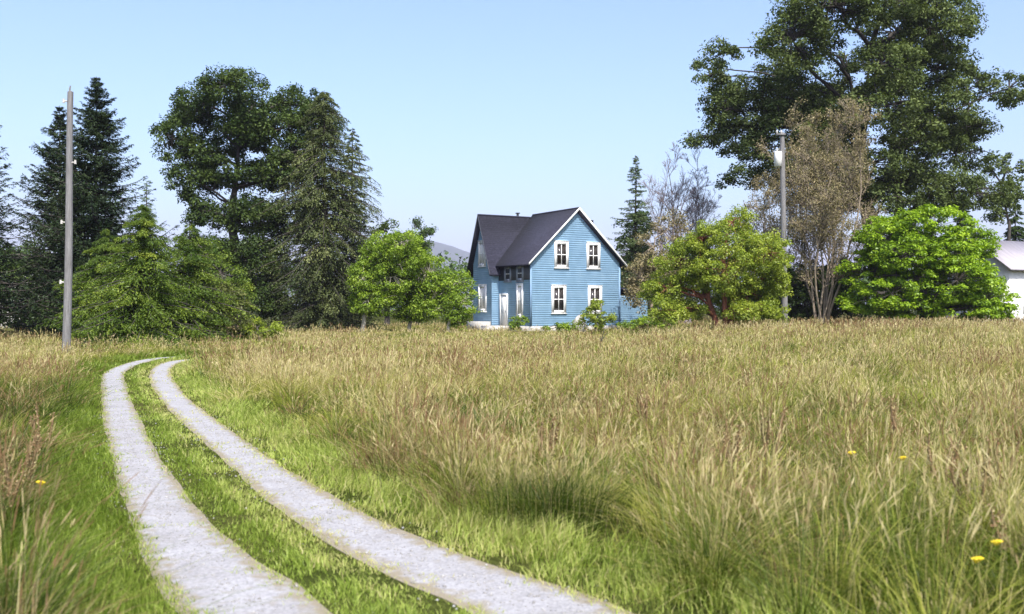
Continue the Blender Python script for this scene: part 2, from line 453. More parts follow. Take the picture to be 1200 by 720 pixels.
def build_ground():
    m, nt, out = new_mat('meadow_soil'); N, L = nt.nodes.new, nt.links.new
    tc = N('ShaderNodeTexCoord')
    n1 = N('ShaderNodeTexNoise'); n1.inputs['Scale'].default_value = .35; n1.inputs['Detail'].default_value = 8
    n2 = N('ShaderNodeTexNoise'); n2.inputs['Scale'].default_value = 14; n2.inputs['Detail'].default_value = 6
    for n in (n1, n2): L(tc.outputs['Object'], n.inputs[0])
    r1 = ramp(nt, [(.3, (.04, .055, .012)), (.5, (.06, .07, .018)), (.7, (.10, .085, .035))]); L(n1.outputs[0], r1.inputs[0])
    r2 = ramp(nt, [(.3, (.5, .5, .5)), (.7, (1.15, 1.15, 1.1))]); L(n2.outputs[0], r2.inputs[0])
    mx = N('ShaderNodeMix'); mx.data_type = 'RGBA'; mx.blend_type = 'MULTIPLY'; mx.inputs['Factor'].default_value = 1
    L(r1.outputs[0], mx.inputs[6]); L(r2.outputs[0], mx.inputs[7])
    p = N('ShaderNodeBsdfPrincipled'); p.inputs['Roughness'].default_value = 1; p.inputs['Specular IOR Level'].default_value = 0; L(mx.outputs[2], p.inputs['Base Color'])
    b = N('ShaderNodeBump'); b.inputs['Strength'].default_value = .6; b.inputs['Distance'].default_value = .03
    L(n2.outputs[0], b.inputs['Height']); L(b.outputs[0], p.inputs['Normal']); L(p.outputs[0], out.inputs[0])
    xs = np.concatenate([[-10000, -4000, -2000, -900, -400, -180, -90, -60], np.arange(-44, 60, 1.), [70, 90, 180, 400, 900, 2000, 4000, 10000]])
    ys = np.concatenate([[-600, -200, -60, -25], np.arange(-12, 100, 1.), [110, 130, 180, 300, 600, 1200, 2400, 4200, 10300]])
    X, Y = np.meshgrid(xs, ys, indexing='ij')
    V = np.stack([X, Y, g(X, Y)], -1).reshape(-1, 3)
    idx = np.arange(len(V)).reshape(X.shape)
    Q = np.stack([idx[:-1, :-1], idx[1:, :-1], idx[1:, 1:], idx[:-1, 1:]], -1).reshape(-1, 4)
    mb = MB(); mb.add(V, Q); tag(mb.build('ground', m, smooth=True), kind='structure')
    # wheel tracks of pale gravel
    m, nt, out = new_mat('pale_gravel'); N, L = nt.nodes.new, nt.links.new
    tc = N('ShaderNodeTexCoord')
    v = N('ShaderNodeTexVoronoi'); v.inputs['Scale'].default_value = 55; L(tc.outputs['Object'], v.inputs[0])
    n1 = N('ShaderNodeTexNoise'); n1.inputs['Scale'].default_value = 2.2; n1.inputs['Detail'].default_value = 8; L(tc.outputs['Object'], n1.inputs[0])
    r0 = ramp(nt, [(0, (.255, .248, .254)), (.5, (.32, .312, .318)), (1, (.39, .382, .39))]); L(v.outputs['Color'], r0.inputs[0])
    r1 = ramp(nt, [(.32, (.90, .89, .875)), (.62, (1.05, 1.05, 1.05))]); L(n1.outputs[0], r1.inputs[0])
    at_ = N('ShaderNodeAttribute'); at_.attribute_name = 'tint'       # worn earth along the rims of the track
    n3 = N('ShaderNodeTexNoise'); n3.inputs['Scale'].default_value = 9; n3.inputs['Detail'].default_value = 5; L(tc.outputs['Object'], n3.inputs[0])
    ad = N('ShaderNodeMath'); ad.operation = 'MULTIPLY_ADD'; L(n3.outputs[0], ad.inputs[0]); ad.inputs[1].default_value = 1.15; L(at_.outputs['Fac'], ad.inputs[2])
    rm = ramp(nt, [(.98, (0, 0, 0)), (1.0, (1, 1, 1))]); rm.color_ramp.elements[0].position = .70
    L(ad.outputs[0], rm.inputs[0])
    mx = N('ShaderNodeMix'); mx.data_type = 'RGBA'; mx.blend_type = 'MULTIPLY'; mx.inputs['Factor'].default_value = 1
    L(r0.outputs[0], mx.inputs[6]); L(r1.outputs[0], mx.inputs[7])
    m2 = N('ShaderNodeMix'); m2.data_type = 'RGBA'; L(rm.outputs[0], m2.inputs['Factor']); L(mx.outputs[2], m2.inputs[6]); m2.inputs[7].default_value = (.25, .215, .155, 1)
    p = N('ShaderNodeBsdfPrincipled'); p.inputs['Roughness'].default_value = .95; p.inputs['Specular IOR Level'].default_value = .1; L(m2.outputs[2], p.inputs['Base Color'])
    b = N('ShaderNodeBump'); b.inputs['Strength'].default_value = .5; b.inputs['Distance'].default_value = .012
    L(v.outputs['Distance'], b.inputs['Height']); L(b.outputs[0], p.inputs['Normal']); L(p.outputs[0], out.inputs[0])
    M['gravel'] = m
    for P in (TL, TR):
        t = np.gradient(P, axis=0); t /= np.linalg.norm(t, axis=1, keepdims=True); nrm = np.stack([-t[:, 1], t[:, 0]], 1)
        w = hw(P)
        cs = np.array([-1.12, -.85, -.5, 0, .5, .85, 1.12]); tint = np.array([.60, .32, .05, 0, .05, .32, .60])
        jl = 1 + .16 * (vnoise(P[:, 0] * 1, P[:, 1], .5, 5) - .5) + .08 * (vnoise(P[:, 0], P[:, 1], 2.2, 9) - .5)
        off = cs[None] * w[:, None] * np.where(np.abs(cs) > .9, jl[:, None], 1)
        X = P[:, 0:1] + nrm[:, 0:1] * off; Y = P[:, 1:2] + nrm[:, 1:2] * off
        Z = g(X, Y) + .012 - .012 * (np.abs(cs) > 1)[None] * .6
        V = np.stack([X, Y, Z], -1).reshape(-1, 3); idx = np.arange(len(V)).reshape(X.shape)
        Q = np.stack([idx[:-1, 1:], idx[:-1, :-1], idx[1:, :-1], idx[1:, 1:]], -1).reshape(-1, 4)
        mb = MB(); mb.add(V, Q, tint=np.tile(tint, len(P)))
        tag(mb.build('drive_track', m, smooth=True), kind='structure')

    a = np.linspace(0, 2 * np.pi, 40, endpoint=False); rr = 1 + .12 * np.sin(3 * a + 1) + .06 * np.sin(7 * a)
    V = np.stack([-4.6 + 2.6 * rr * np.cos(a), 70.5 + 3.0 * rr * np.sin(a), 0 * a + .05], 1)
    V = np.vstack([V, V * (1, 1, 0) + (0, 0, -.05), [[-4.6, 70.5, .07]]]); i = np.arange(40); j = (i + 1) % 40
    mb = MB(); mb.add(V, np.stack([i + 40, j + 40, j, i], 1), np.stack([i, j, i * 0 + 80], 1), tint=0.)
    tag(mb.build('gravel_yard', m), kind='structure')


build_ground()


# ------------------------------------------------------------------ grass
def blades(mb, x, y, h, w, lean, tint, rows=(0, .4, .75, 1), prof=(1, .85, .55, .08), wind=None):
    n = len(x); a = rng.uniform(0, 2 * np.pi, n)
    if wind is None: wa = 9 * fbm(x, y, 2.4, 301); dx = np.cos(a) + .25 + .5 * np.cos(wa); dy = np.sin(a) + .5 * np.sin(wa)
    else: dx, dy = wind
    f = rng.uniform(0, np.pi, n); fx, fy = np.cos(f), np.sin(f)
    z0 = g(x, y)
    rows = np.array(rows); prof = np.array(prof)
    K = len(rows)
    bx = x[:, None] + (dx * lean * h)[:, None] * rows ** 2; by = y[:, None] + (dy * lean * h)[:, None] * rows ** 2
    bz = z0[:, None] + h[:, None] * (rows - .35 * np.minimum(lean, 1.2)[:, None] * rows ** 2.5) - .01
    ww = w[:, None] * prof * .5
    V = np.stack([np.stack([bx - fx[:, None] * ww, by - fy[:, None] * ww, bz], -1), np.stack([bx + fx[:, None] * ww, by + fy[:, None] * ww, bz], -1)], 2)
    idx = np.arange(n * K * 2).reshape(n, K, 2)
    Q = np.stack([idx[:, :-1, 0], idx[:, :-1, 1], idx[:, 1:, 1], idx[:, 1:, 0]], -1).reshape(-1, 4)
    mb.add(V.reshape(-1, 3), Q, tint=np.repeat(np.clip(tint, 0, 1), K * 2))


HX, HY, HTH = 1.372, 72.238, 0.526              # the house's near left corner and its turn


def house_uv(x, y):
    dx, dy = x - HX, y - HY
    return dx * math.cos(HTH) + dy * math.sin(HTH), -dx * math.sin(HTH) + dy * math.cos(HTH)


def scatter(y0, y1, dens, margin=3.):
    """random points in the visible wedge (and a margin either side)"""
    w1 = .53 * y1 + margin
    n = int(dens * 2 * w1 * (y1 - y0))
    x = rng.uniform(-w1, w1, n); y = rng.uniform(y0, y1, n)
    k = np.abs(x) < .53 * y + margin
    return x[k], y[k]


def meadow():
    mb = MB()
    # tussocks: blades fanning out of a common foot; (range, tussocks per m2, blades in each, blade width)
    bands = [(2.2, 5, 5, 200, .0058), (5, 9, 5, 180, .0062), (9, 15, 4.6, 125, .008), (15, 24, 4, 78, .0115), (24, 38, 3.6, 44, .017), (38, 58, 3.2, 24, .027), (58, 92, 2.4, 15, .042)]
    for y0, y1, dn, per, w in bands:
        x, y = scatter(y0, y1, dn)
        d = drive_dist(x, y)
        left = x < np.interp(y, ctr[:, 1][:220], ctr[:, 0][:220])
        edge = np.where(left, .58, .62) + .34 * (fbm(x, y, 1.3, 40) - .5)
        u, v = house_uv(x, y)
        free = ~((u > -1.6) & (u < 12) & (v > -.3) & (v < 9))
        k = (d > edge) & free
        x, y, d, edge, left = [a[k] for a in (x, y, d, edge, left)]
        n = len(x)
        big, patch = fbm(x, y, 3.0, 3), fbm(x, y, 6.5, 21)
        grow = sstep(-.1, .3, d - edge)
        lawn = sstep(26, 50, y) * (1 - sstep(5, 13, x)) * sstep(-15, -6, x)   # kept shorter in front of the house
        ht = .52 * np.exp(rng.normal(0, .32, n)) * (.7 + .3 * grow) * (1 + left * (.06 - .34 * sstep(17, 27, y))) * (.6 + .8 * big) * (1 + .25 * sstep(3, 14, x) * sstep(15, 40, y)) * (1 - .4 * lawn)
        ht = np.minimum(ht, .80 - .25 * lawn)
        dry = sstep(.38, .62, patch) * .55 + sstep(.45, .6, big) * .25 + rng.normal(0, .16, n) + .02 * sstep(12, 40, y)
        dry = np.clip((dry + .10 - .30 * left * (1 - sstep(16, 30, y)) - .25 * (1 - sstep(7, 14, y))) * (.35 + .65 * grow), 0, 1)
        red = sstep(.46, .58, fbm(x, y, 2.4, 77))
        tint = np.clip(rng.normal(.34, .15, n) + .22 * dry - .20 * left * (1 - sstep(16, 30, y)) - .07 * (1 - sstep(7, 13, y)) - .16 * (1 - sstep(.1, .9, d - edge)) + .75 * (fbm(x, y, 1.5, 123) - .5), .02, .72)
        tint = np.where(rng.random(n) < (.05 + .16 * red) * grow + .12 * (left & (y < 30)), rng.normal(.97, .03, n), tint)       # reddish dock and sorrel
        cnt = np.maximum(3, (per * rng.uniform(.5, 1.5, n))).astype(int)
        i = np.repeat(np.arange(n), cnt); N_ = len(i)
        a = rng.uniform(0, 2 * np.pi, N_); r = np.abs(rng.normal(0, 1, N_)) * (.17 + .05 * (w / .01) ** .5)
        ox, oy = np.cos(a), np.sin(a)
        bx, by = x[i] + ox * r, y[i] + oy * r
        k = drive_dist(bx, by) > .12; i, a, r, ox, oy, bx, by = [q[k] for q in (i, a, r, ox, oy, bx, by)]; N_ = len(i)
        wd = (ox * 1.0 + rng.normal(0, .45, N_) + .15, oy * 1.0 + rng.normal(0, .45, N_))
        h = ht[i] * rng.uniform(.55, 1.12, N_) * (1 - .25 * np.minimum(r / .3, 1))
        t = tint[i] + rng.normal(0, .085, N_)
        blades(mb, bx, by, h, w * rng.uniform(.7, 1.3, N_), rng.uniform(.25, 1.2, N_) * np.where(rng.random(n) < .3, rng.uniform(1.2, 2.2, n), 1.)[i], t, wind=wd)
        q = rng.random(N_) < (.03 + .34 * dry[i]) * (1 - .35 * (left & (y < 20))[i])
        xs, ys, ii = bx[q], by[q], i[q]; m = len(ii)
        tt = np.where(rng.random(m) < np.maximum(red[ii] * .7, .85 * left[ii] * (ys < 24)), rng.normal(.96, .05, m), rng.normal(.77, .08, m))
        hs = ht[ii] * rng.uniform(.9, 1.32, m)
        wq = (wd[0][q] * .6, wd[1][q] * .6); sl = rng.uniform(.1, .6, m)
        blades(mb, xs, ys, hs, w * .32 * np.ones(m), sl, tt, (0, .45, .74, 1), (.9, .7, .6, .3), wind=wq)
        for z_ in (.72, .80, .88):                          # the loose panicle on each stalk
            blades(mb, xs, ys, hs * rng.uniform(.98, 1.06, m), w * rng.uniform(.7, 1.25, m), sl * rng.uniform(.9, 1.2, m), tt + .06, (z_, z_ + .05, z_ + .10, z_ + .12), (.15, 1, .8, .1), wind=wq)
    # sparse blades everywhere between the tussocks
    for y0, y1, dn, w in [(2.2, 6, 260, .006), (6, 12, 160, .008), (12, 24, 90, .013), (24, 50, 40, .024), (50, 92, 12, .045)]:
        x, y = scatter(y0, y1, dn)
        d = drive_dist(x, y); u, v = house_uv(x, y)
        k = (d > .5) & ~((u > -1.6) & (u < 12) & (v > -.3) & (v < 9)); x, y = x[k], y[k]
        blades(mb, x, y, rng.uniform(.10, .26, len(x)), w * rng.uniform(.7, 1.4, len(x)), rng.uniform(.3, 1.2, len(x)), rng.normal(.25, .14, len(x)))
    o = mb.build('meadow_grass', M['grass_tall'])
    tag(o, 'tall meadow grass with tan seed heads covering the whole field', 'grass', kind='stuff')
    # soft green fringe and mown strips beside and between the wheel tracks
    mb = MB()
    for y0, y1, dn, w in [(2.2, 6, 3000, .006), (6, 10, 2300, .007), (10, 16, 1300, .010), (16, 24, 700, .014), (24, 48, 320, .022), (48, 70, 60, .04)]:
        x, y = scatter(y0, y1, dn, 2.)
        d = drive_dist(x, y)
        k = (d > -.06 + .26 * (fbm(x, y, .35, 60) - .5)) & (d < .95 + .3 * (fbm(x, y, .8, 61) - .5))
        x, y, d = x[k], y[k], d[k]
        tuft = fbm(x, y, .35, 15); big = fbm(x, y, 1.8, 25)
        k = rng.random(len(x)) < (.25 + 1.3 * sstep(.3, .6, tuft)) * (.30 + .70 * sstep(-.10, .10, d))
        x, y, d, tuft, big = [a[k] for a in (x, y, d, tuft, big)]
        mid = (look(DL, x, y) < 1.15) & (look(DR, x, y) < 1.15)
        h = (.045 + .10 * sstep(.05, .6, d)) * (.5 + 1.0 * tuft) * rng.uniform(.6, 1.5, len(x)) * np.where(mid, .85, 1.25)
        t = rng.normal(.42, .17, len(x)) - .20 * ((x < np.interp(y, ctr[:, 1][:220], ctr[:, 0][:220])) & ~((look(DL, x, y) < 1.15) & (look(DR, x, y) < 1.15))) + .36 * (look(DR, x, y) < look(DL, x, y)) + .55 * (big - .5) + .25 * (1 - sstep(0, .12, d)) + (rng.random(len(x)) < .06) * .4
        blades(mb, x, y, h, w * rng.uniform(.7, 1.3, len(x)), rng.uniform(.2, .9, len(x)), t, (0, .55, 1), (1, .8, .1))
    # lush longer tufts where the field meets the verge
    for y0, y1, dn, w in [(2.5, 7, 900, .008), (7, 13, 600, .010), (13, 24, 260, .015), (24, 40, 120, .024)]:
        x, y = scatter(y0, y1, dn, 2.)
        d = drive_dist(x, y); tuft = fbm(x, y, .6, 33)
        k = (d > .35) & (d < .95) & ~((look(DL, x, y) < 1.15) & (look(DR, x, y) < 1.15)) & (rng.random(len(x)) < sstep(.42, .66, tuft))
        x, y, d = x[k], y[k], d[k]
        h = (.08 + .16 * sstep(.35, 1.0, d)) * rng.uniform(.6, 1.25, len(x))
        blades(mb, x, y, h, w * rng.uniform(.7, 1.4, len(x)), rng.uniform(.25, .9, len(x)), rng.normal(.36, .13, len(x)))
    tag(mb.build('verge_grass', M['grass_short']), 'short bright green grass edging the gravel wheel tracks', 'grass', kind='stuff')
    # loose gravel along the tracks
    mb = MB(); n = 4500
    P = np.where(rng.random((n, 1)) < .5, TL[rng.integers(10, 110, n)], TR[rng.integers(10, 110, n)])
    w = rng.normal(0, .26, n); a = rng.uniform(0, 6.28, n)
    x = P[:, 0] + np.cos(a) * w; y = P[:, 1] + np.sin(a) * w
    r = rng.uniform(.004, .013, n)
    o = np.array([(1, 0, 0), (-1, 0, 0), (0, 1, 0), (0, -1, 0), (0, 0, .7), (0, 0, -.7)]); fs = np.array([(0, 2, 4), (2, 1, 4), (1, 3, 4), (3, 0, 4), (2, 0, 5), (1, 2, 5), (3, 1, 5), (0, 3, 5)])
    c, s = np.cos(a), np.sin(a)
    V = o[None] * r[:, None, None] * rng.uniform(.6, 1.4, (n, 1, 3))
    V = np.stack([V[..., 0] * c[:, None] - V[..., 1] * s[:, None], V[..., 0] * s[:, None] + V[..., 1] * c[:, None], V[..., 2]], -1)
    V = V + np.stack([x, y, g(x, y) + .014], -1)[:, None]
    mb.add(V.reshape(-1, 3), T=(fs[None] + 6 * np.arange(n)[:, None, None]).reshape(-1, 3))
    tag(mb.build('loose_gravel', noise_mat('gravel_stone', [(.35, (.20, .19, .18)), (.65, (.40, .39, .38))], 9, .9, 0)), 'loose pale gravel strewn along the wheel tracks', 'gravel', kind='stuff')


meadow()


def dock(px, py, D, hgt, seed):
    x, y, z = at(px, D); r = np.random.default_rng(seed)
    o = thing('dock_plant', 'reddish brown dock plant with dry seed spikes among the meadow grass', 'plant', (x, y, z), group='dock plants gone to seed in the meadow')
    ns = 4; a = r.uniform(0, 6.28, ns)
    A = np.tile([x, y, z], (ns, 1)); B = A + np.stack([np.cos(a) * .14, np.sin(a) * .14, hgt * r.uniform(.75, 1, ns)], 1)
    mb = MB(); P = curve_paths(A, B, 6, 0, .04); mb.tubes(P, np.broadcast_to(np.linspace(.006, .002, 6), (ns, 6)), 5, tint=.97); mb.build('stem', M['grass_tall'], o, (x, y, z))
    for i in range(ns):
        mb = MB(); mb.tubes(P[i:i + 1, 2:], [[.004, .013, .012, .004]], 5, tint=.97); n = 85; f = r.uniform(.48, .99, n) * 4.99; j = f.astype(int); w = (f - j)[:, None]
        C = P[i, j] * (1 - w) + P[i, j + 1] * w + r.normal(size=(n, 3)) * .018
        leaves(mb, C, rdir(n), .024, .7, np.clip(r.normal(.97, .04, n), 0, 1)); mb.build('seed_head', M['grass_tall'], o, (x, y, z))
    mb = MB(); n = 12; a = r.uniform(0, 6.28, n); d = np.stack([np.cos(a), np.sin(a), r.uniform(.2, 1.2, n)], 1)
    leaves(mb, np.array([x, y, z + .10]) + unit(d) * .13, unit(np.stack([-np.cos(a), -np.sin(a), 1.5 + 0 * a], 1)), .26, .3, np.clip(r.normal(.2, .1, n), 0, 1), along=unit(d), fold=.05); mb.build('leaf', M['grass_tall'], o, (x, y, z))


for q_, (px, D_, h_) in enumerate([(1140, 7.4, .62), (1175, 7.9, .66), (1110, 8.3, .64), (868, 9.0, .68), (905, 9.8, .70), (640, 10.2, .62), (1060, 10.8, .72), (760, 12.6, .74), (30, 8.8, .62), (12, 7.6, .58), (52, 11.0, .66), (1190, 6.2, .5)]):
    dock(px, 0, D_, h_ * 1.1, 500 + q_)


def flower(px, py, D, label):
    x, y, z = at(px, D); top = H - (py - CY) * D / F
    o = thing('wild_flower', label, 'flower', (x, y, z), group='yellow flowers in the meadow')
    mb = MB(); mb.tubes(curve_paths([(x, y, z)], [(x, y, top)], 5, 0, .02), [[.004, .0035, .003, .0025, .002]], 5, tint=.2)
    mb.build('stem', M['grass_tall'], o, (x, y, z))
    mb = MB(); n = 12; a = np.arange(n) * 2 * np.pi / n
    d = np.stack([np.cos(a), np.sin(a), .35 + 0 * a], 1)
    leaves(mb, np.array([x, y, top]) + d * .017 + np.array([0, -.35, 0]) * d[:, 2:3] * .017 + np.stack([0 * a, -.008 * 0 * a, -.012 * np.sin(a)], 1), unit(np.array([0, -.6, 1.]) - d * .4), .036, .5, along=d)
    mb.build('blossom', M['yellow_petal'], o, (x, y, z))


flower(998, 532, 7.6, 'yellow wild flower high in the brown grass, leftmost of those in the right field')
flower(1058, 538, 7.4, 'second small yellow flower from the left, above a reddish patch of grass')
flower(1168, 637, 5.3, 'yellow flower nearest the right border of the photo, low in the grass')
flower(1145, 657, 5.0, 'yellow flower lowest in the photo, in grass at the bottom right')
flower(48, 567, 6.9, 'lone yellow flower in the grass left of the gravel drive')


# ------------------------------------------------------------------ house
def paint_siding():
    m, nt, out = new_mat('blue_siding'); N, L = nt.nodes.new, nt.links.new
    tc = N('ShaderNodeTexCoord'); sep = N('ShaderNodeSeparateXYZ'); L(tc.outputs['Object'], sep.inputs[0])
    ml = N('ShaderNodeMath'); ml.operation = 'MULTIPLY'; ml.inputs[1].default_value = 1 / .15; L(sep.outputs['Z'], ml.inputs[0])
    fr = N('ShaderNodeMath'); fr.operation = 'FRACT'; L(ml.outputs[0], fr.inputs[0])
    n = N('ShaderNodeTexNoise'); n.inputs['Scale'].default_value = 1.3; n.inputs['Detail'].default_value = 7; L(tc.outputs['Object'], n.inputs[0])
    r = ramp(nt, [(.3, (.215, .365, .525)), (.55, (.255, .42, .59)), (.75, (.305, .47, .635))]); L(n.outputs[0], r.inputs[0])
    p = N('ShaderNodeBsdfPrincipled'); p.inputs['Roughness'].default_value = .6; L(r.outputs[0], p.inputs['Base Color'])
    b = N('ShaderNodeBump'); b.inputs['Strength'].default_value = .2; b.inputs['Distance'].default_value = .01
    L(n.outputs[0], b.inputs['Height']); L(b.outputs[0], p.inputs['Normal']); L(p.outputs[0], out.inputs[0])
    return m


M['siding'] = paint_siding()
M['white'] = noise_mat('white_paint', [(.3, (.70, .69, .66)), (.7, (.82, .81, .79))], 3, .6, 0)
M['shingle'] = noise_mat('roof_shingle', [(.32, (.010, .010, .019)), (.5, (.018, .018, .034)), (.68, (.034, .033, .055))], 5, .9, .5, stretch=(1, 1, 2.2))
M['trim_grey'] = noise_mat('grey_trim', [(.3, (.22, .24, .28)), (.7, (.30, .32, .36))], 3, .6, 0)
M['concrete'] = noise_mat('concrete', [(.3, (.33, .31, .28)), (.7, (.50, .48, .45))], 3, .9, .3)
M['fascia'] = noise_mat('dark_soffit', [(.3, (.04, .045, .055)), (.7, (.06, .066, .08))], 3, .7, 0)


def glass():
    m, nt, out = new_mat('window_glass'); p = nt.nodes.new('ShaderNodeBsdfPrincipled')
    p.inputs['Base Color'].default_value = (.022, .018, .016, 1); p.inputs['Roughness'].default_value = .06
    nt.links.new(p.outputs[0], out.inputs[0]); return m


M['glass'] = glass()
M['curtain'] = noise_mat('net_curtain', [(.3, (.62, .60, .56)), (.7, (.78, .76, .72))], 20, .9, .1, stretch=(1, 1, .1))

house = thing('blue_house', 'blue two storey clapboard farmhouse with dark roof and white window trim', 'house', (HX, HY, 0), HTH)
W1, L1, L2, W2, EZ, RZ1, RZ2, UR = 7.93, 4.74, .62, 3.0, 5.23, 9.06, 8.85, 9.4
FZ = .45                                        # top of the foundation
mb = MB()                                       # front wing with its gable (u right, v back)
def gable_u(u0, u1, v0, v1, rz, z0, z1):        # ridge runs along v
    um = (u0 + u1) / 2
    mb.add([(u0, v0, z0), (u1, v0, z0), (u1, v0, z1), (um, v0, rz), (u0, v0, z1), (u0, v1, z0), (u1, v1, z0), (u1, v1, z1), (um, v1, rz), (u0, v1, z1)],
           [(0, 1, 2, 4), (5, 9, 7, 6), (0, 4, 9, 5), (1, 6, 7, 2), (4, 3, 8, 9), (3, 2, 7, 8)], [(4, 2, 3), (9, 8, 7)])
def gable_v(u0, u1, v0, v1, rz, z0, z1):        # ridge runs along u
    vm = (v0 + v1) / 2
    mb.add([(u0, v0, z0), (u0, v1, z0), (u0, v1, z1), (u0, vm, rz), (u0, v0, z1), (u1, v0, z0), (u1, v1, z0), (u1, v1, z1), (u1, vm, rz), (u1, v0, z1)],
           [(0, 4, 2, 1), (5, 6, 7, 9), (0, 5, 9, 4), (1, 2, 7, 6), (4, 9, 8, 3), (3, 8, 7, 2)], [(4, 3, 2), (9, 7, 8)])
gable_u(0, W1, 0, L1 + .4, RZ1 - .12, FZ, EZ)
gable_v(-L2, UR, L1, L1 + W2, RZ2 - .14, FZ, EZ)
def laps(p0, p1, out, z0, z1, gable=None):      # lapped boards from p0 to p1, each with a real lip
    p0, p1, out = np.array(p0, float), np.array(p1, float), np.array(out, float)
    for z in np.arange(z0, z1, .16):
        zt = min(z + .155, z1); a, b = 0., 1.
        if gable and zt > EZ:
            f_ = max(0., (gable - zt) / (gable - EZ)); a, b = .5 - .5 * f_, .5 + .5 * f_
            if b - a < .03: break
        A, B = p0 + (p1 - p0) * a, p0 + (p1 - p0) * b
        def P3(q, o, zz): return (q[0] + out[0] * o, q[1] + out[1] * o, zz)
        mb.add([P3(A, .002, z), P3(B, .002, z), P3(B, .006, z + .001), P3(A, .006, z + .001), P3(B, .004, zt), P3(A, .004, zt)], [(0, 1, 2, 3), (3, 2, 4, 5)])
laps((0, 0), (W1, 0), (0, -1), FZ + .02, RZ1 - .2, RZ1 - .13)
laps((0, L1), (0, 0), (-1, 0), FZ + .02, EZ - .02)
laps((-L2, L1), (0, L1), (0, -1), FZ + .02, EZ - .02)
laps((-L2, L1 + W2), (-L2, L1), (-1, 0), FZ + .02, RZ2 - .3, RZ2 - .15)
laps((W1 + .01, .9), (11.3, .9), (0, -1), FZ + .02, 2.7)
mb.box((W1 + .003, .9, FZ), (11.3, 4.6, 2.75))  # low side addition
mb.build('wall', M['siding'], house)
mb = MB()
mb.box((-.03, -.03, -.2), (W1 + .03, L1 + .03, FZ - .002)); mb.box((-L2 - .03, L1 - .028, -.2), (UR + .03, L1 + W2 + .03, FZ - .004)); mb.box((W1 + .033, .88, -.2), (11.32, 4.62, FZ - .006))
mb.build('foundation', M['concrete'], house)
# roofs: slabs with thickness, valley cut where the wings meet
mb = MB(); o = .4; th = .16
s1 = (RZ1 - EZ) / (W1 / 2); um = W1 / 2
e1 = EZ - s1 * o
vb = L1 + W2 / 2
s2 = (RZ2 - EZ) / (W2 / 2); e2 = EZ - s2 * .42
for sg in (-1, 1):
    ue = um + sg * (W1 / 2 + o)
    q = [(um, -o, RZ1), (ue, -o, e1), (ue, L1 - .15, e1), (um, vb + .1, RZ1)]
    mb.slab(q if sg < 0 else q[::-1], (0, 0, th))
for sg in (-1, 1):
    ve = vb + sg * (W2 / 2 + .42)
    q = [(-L2 - o, vb, RZ2), (-L2 - o, ve, e2), (UR + o, ve, e2), (UR + o, vb, RZ2)]
    mb.slab(q if sg > 0 else q[::-1], (0, 0, th))
# ridge caps
mb.tubes([[(um, -o - .01, RZ1 + th), (um, vb, RZ1 + th)]], [[.07, .07]], 6); mb.tubes([[(-L2 - o - .01, vb, RZ2 + th), (UR + o + .01, vb, RZ2 + th)]], [[.07, .07]], 6)
mb.slab([(W1 + .01, .6, 3.35), (11.6, .6, 2.75), (11.6, 4.9, 2.75), (W1 + .01, 4.9, 3.35)], (0, 0, .12))
nt_ = M['shingle'].node_tree; N, L = nt_.nodes.new, nt_.links.new
pb = next(n for n in nt_.nodes if n.type == 'BSDF_PRINCIPLED'); tc_ = next(n for n in nt_.nodes if n.type == 'TEX_COORD'); ob = next(n for n in nt_.nodes if n.type == 'BUMP')
sp_ = N('ShaderNodeSeparateXYZ'); L(tc_.outputs['Object'], sp_.inputs[0]); ml = N('ShaderNodeMath'); ml.operation = 'MULTIPLY'; ml.inputs[1].default_value = 1 / .15; L(sp_.outputs['Z'], ml.inputs[0])
fr_ = N('ShaderNodeMath'); fr_.operation = 'FRACT'; L(ml.outputs[0], fr_.inputs[0]); b2 = N('ShaderNodeBump'); b2.invert = True; b2.inputs['Strength'].default_value = 1; b2.inputs['Distance'].default_value = .03
L(fr_.outputs[0], b2.inputs['Height']); L(ob.outputs[0], b2.inputs['Normal']); L(b2.outputs[0], pb.inputs['Normal'])
roof = mb.build('roof', M['shingle'], house)
mb = MB(); mb.tubes([[(3.0, vb + .75, 7.4), (3.0, vb + .75, 9.35)]], [[.10, .10]], 10); mb.box((2.86, vb + .61, 9.35), (3.14, vb + .89, 9.42))
mb.build('chimney', M['fascia'], roof)
# white barge boards on the front gable, dark ones on the left gable
mb = MB()
for sg in (-1, 1):
    ue = um + sg * (W1 / 2 + o + .02)
    q = [(um, -o - .045, RZ1 + .02), (ue, -o - .045, e1 + .02), (ue, -o - .045, e1 + .2), (um, -o - .045, RZ1 + .2)]
    mb.slab(q if sg > 0 else q[::-1], (0, .04, 0))
b = mb.build('barge_board', M['white'], house); b['label'] = 'white barge boards edging the front gable'
mb = MB()
for sg in (-1, 1):
    ve = vb + sg * (W2 / 2 + .44)
    q = [(-L2 - o - .045, vb, RZ2), (-L2 - o - .045, ve, e2), (-L2 - o - .045, ve, e2 + .17), (-L2 - o - .045, vb, RZ2 + .17)]
    mb.slab(q if sg < 0 else q[::-1], (.04, 0, 0))
b = mb.build('barge_board', M['fascia'], house); b['label'] = 'dark barge boards edging the side gable'
# corner boards and the dark band on the side wall
blue_trim = noise_mat('blue_trim', [(.3, (.16, .27, .41)), (.7, (.20, .315, .46))], 3, .6, 0)
for u in (0, W1):
    mb = MB(); mb.box((u - .07, -.025, FZ + .01), (u + .07, -.004, EZ - .35)); mb.build('corner_board', blue_trim, house)
mb = MB(); mb.box((-.045, .12, 3.85), (-.0035, L1 - .05, EZ - .06)); b = mb.build('dark_band', M['fascia'], house); b['label'] = 'dark band under the side eave'  # thin dark box laid on the side wall below the eave


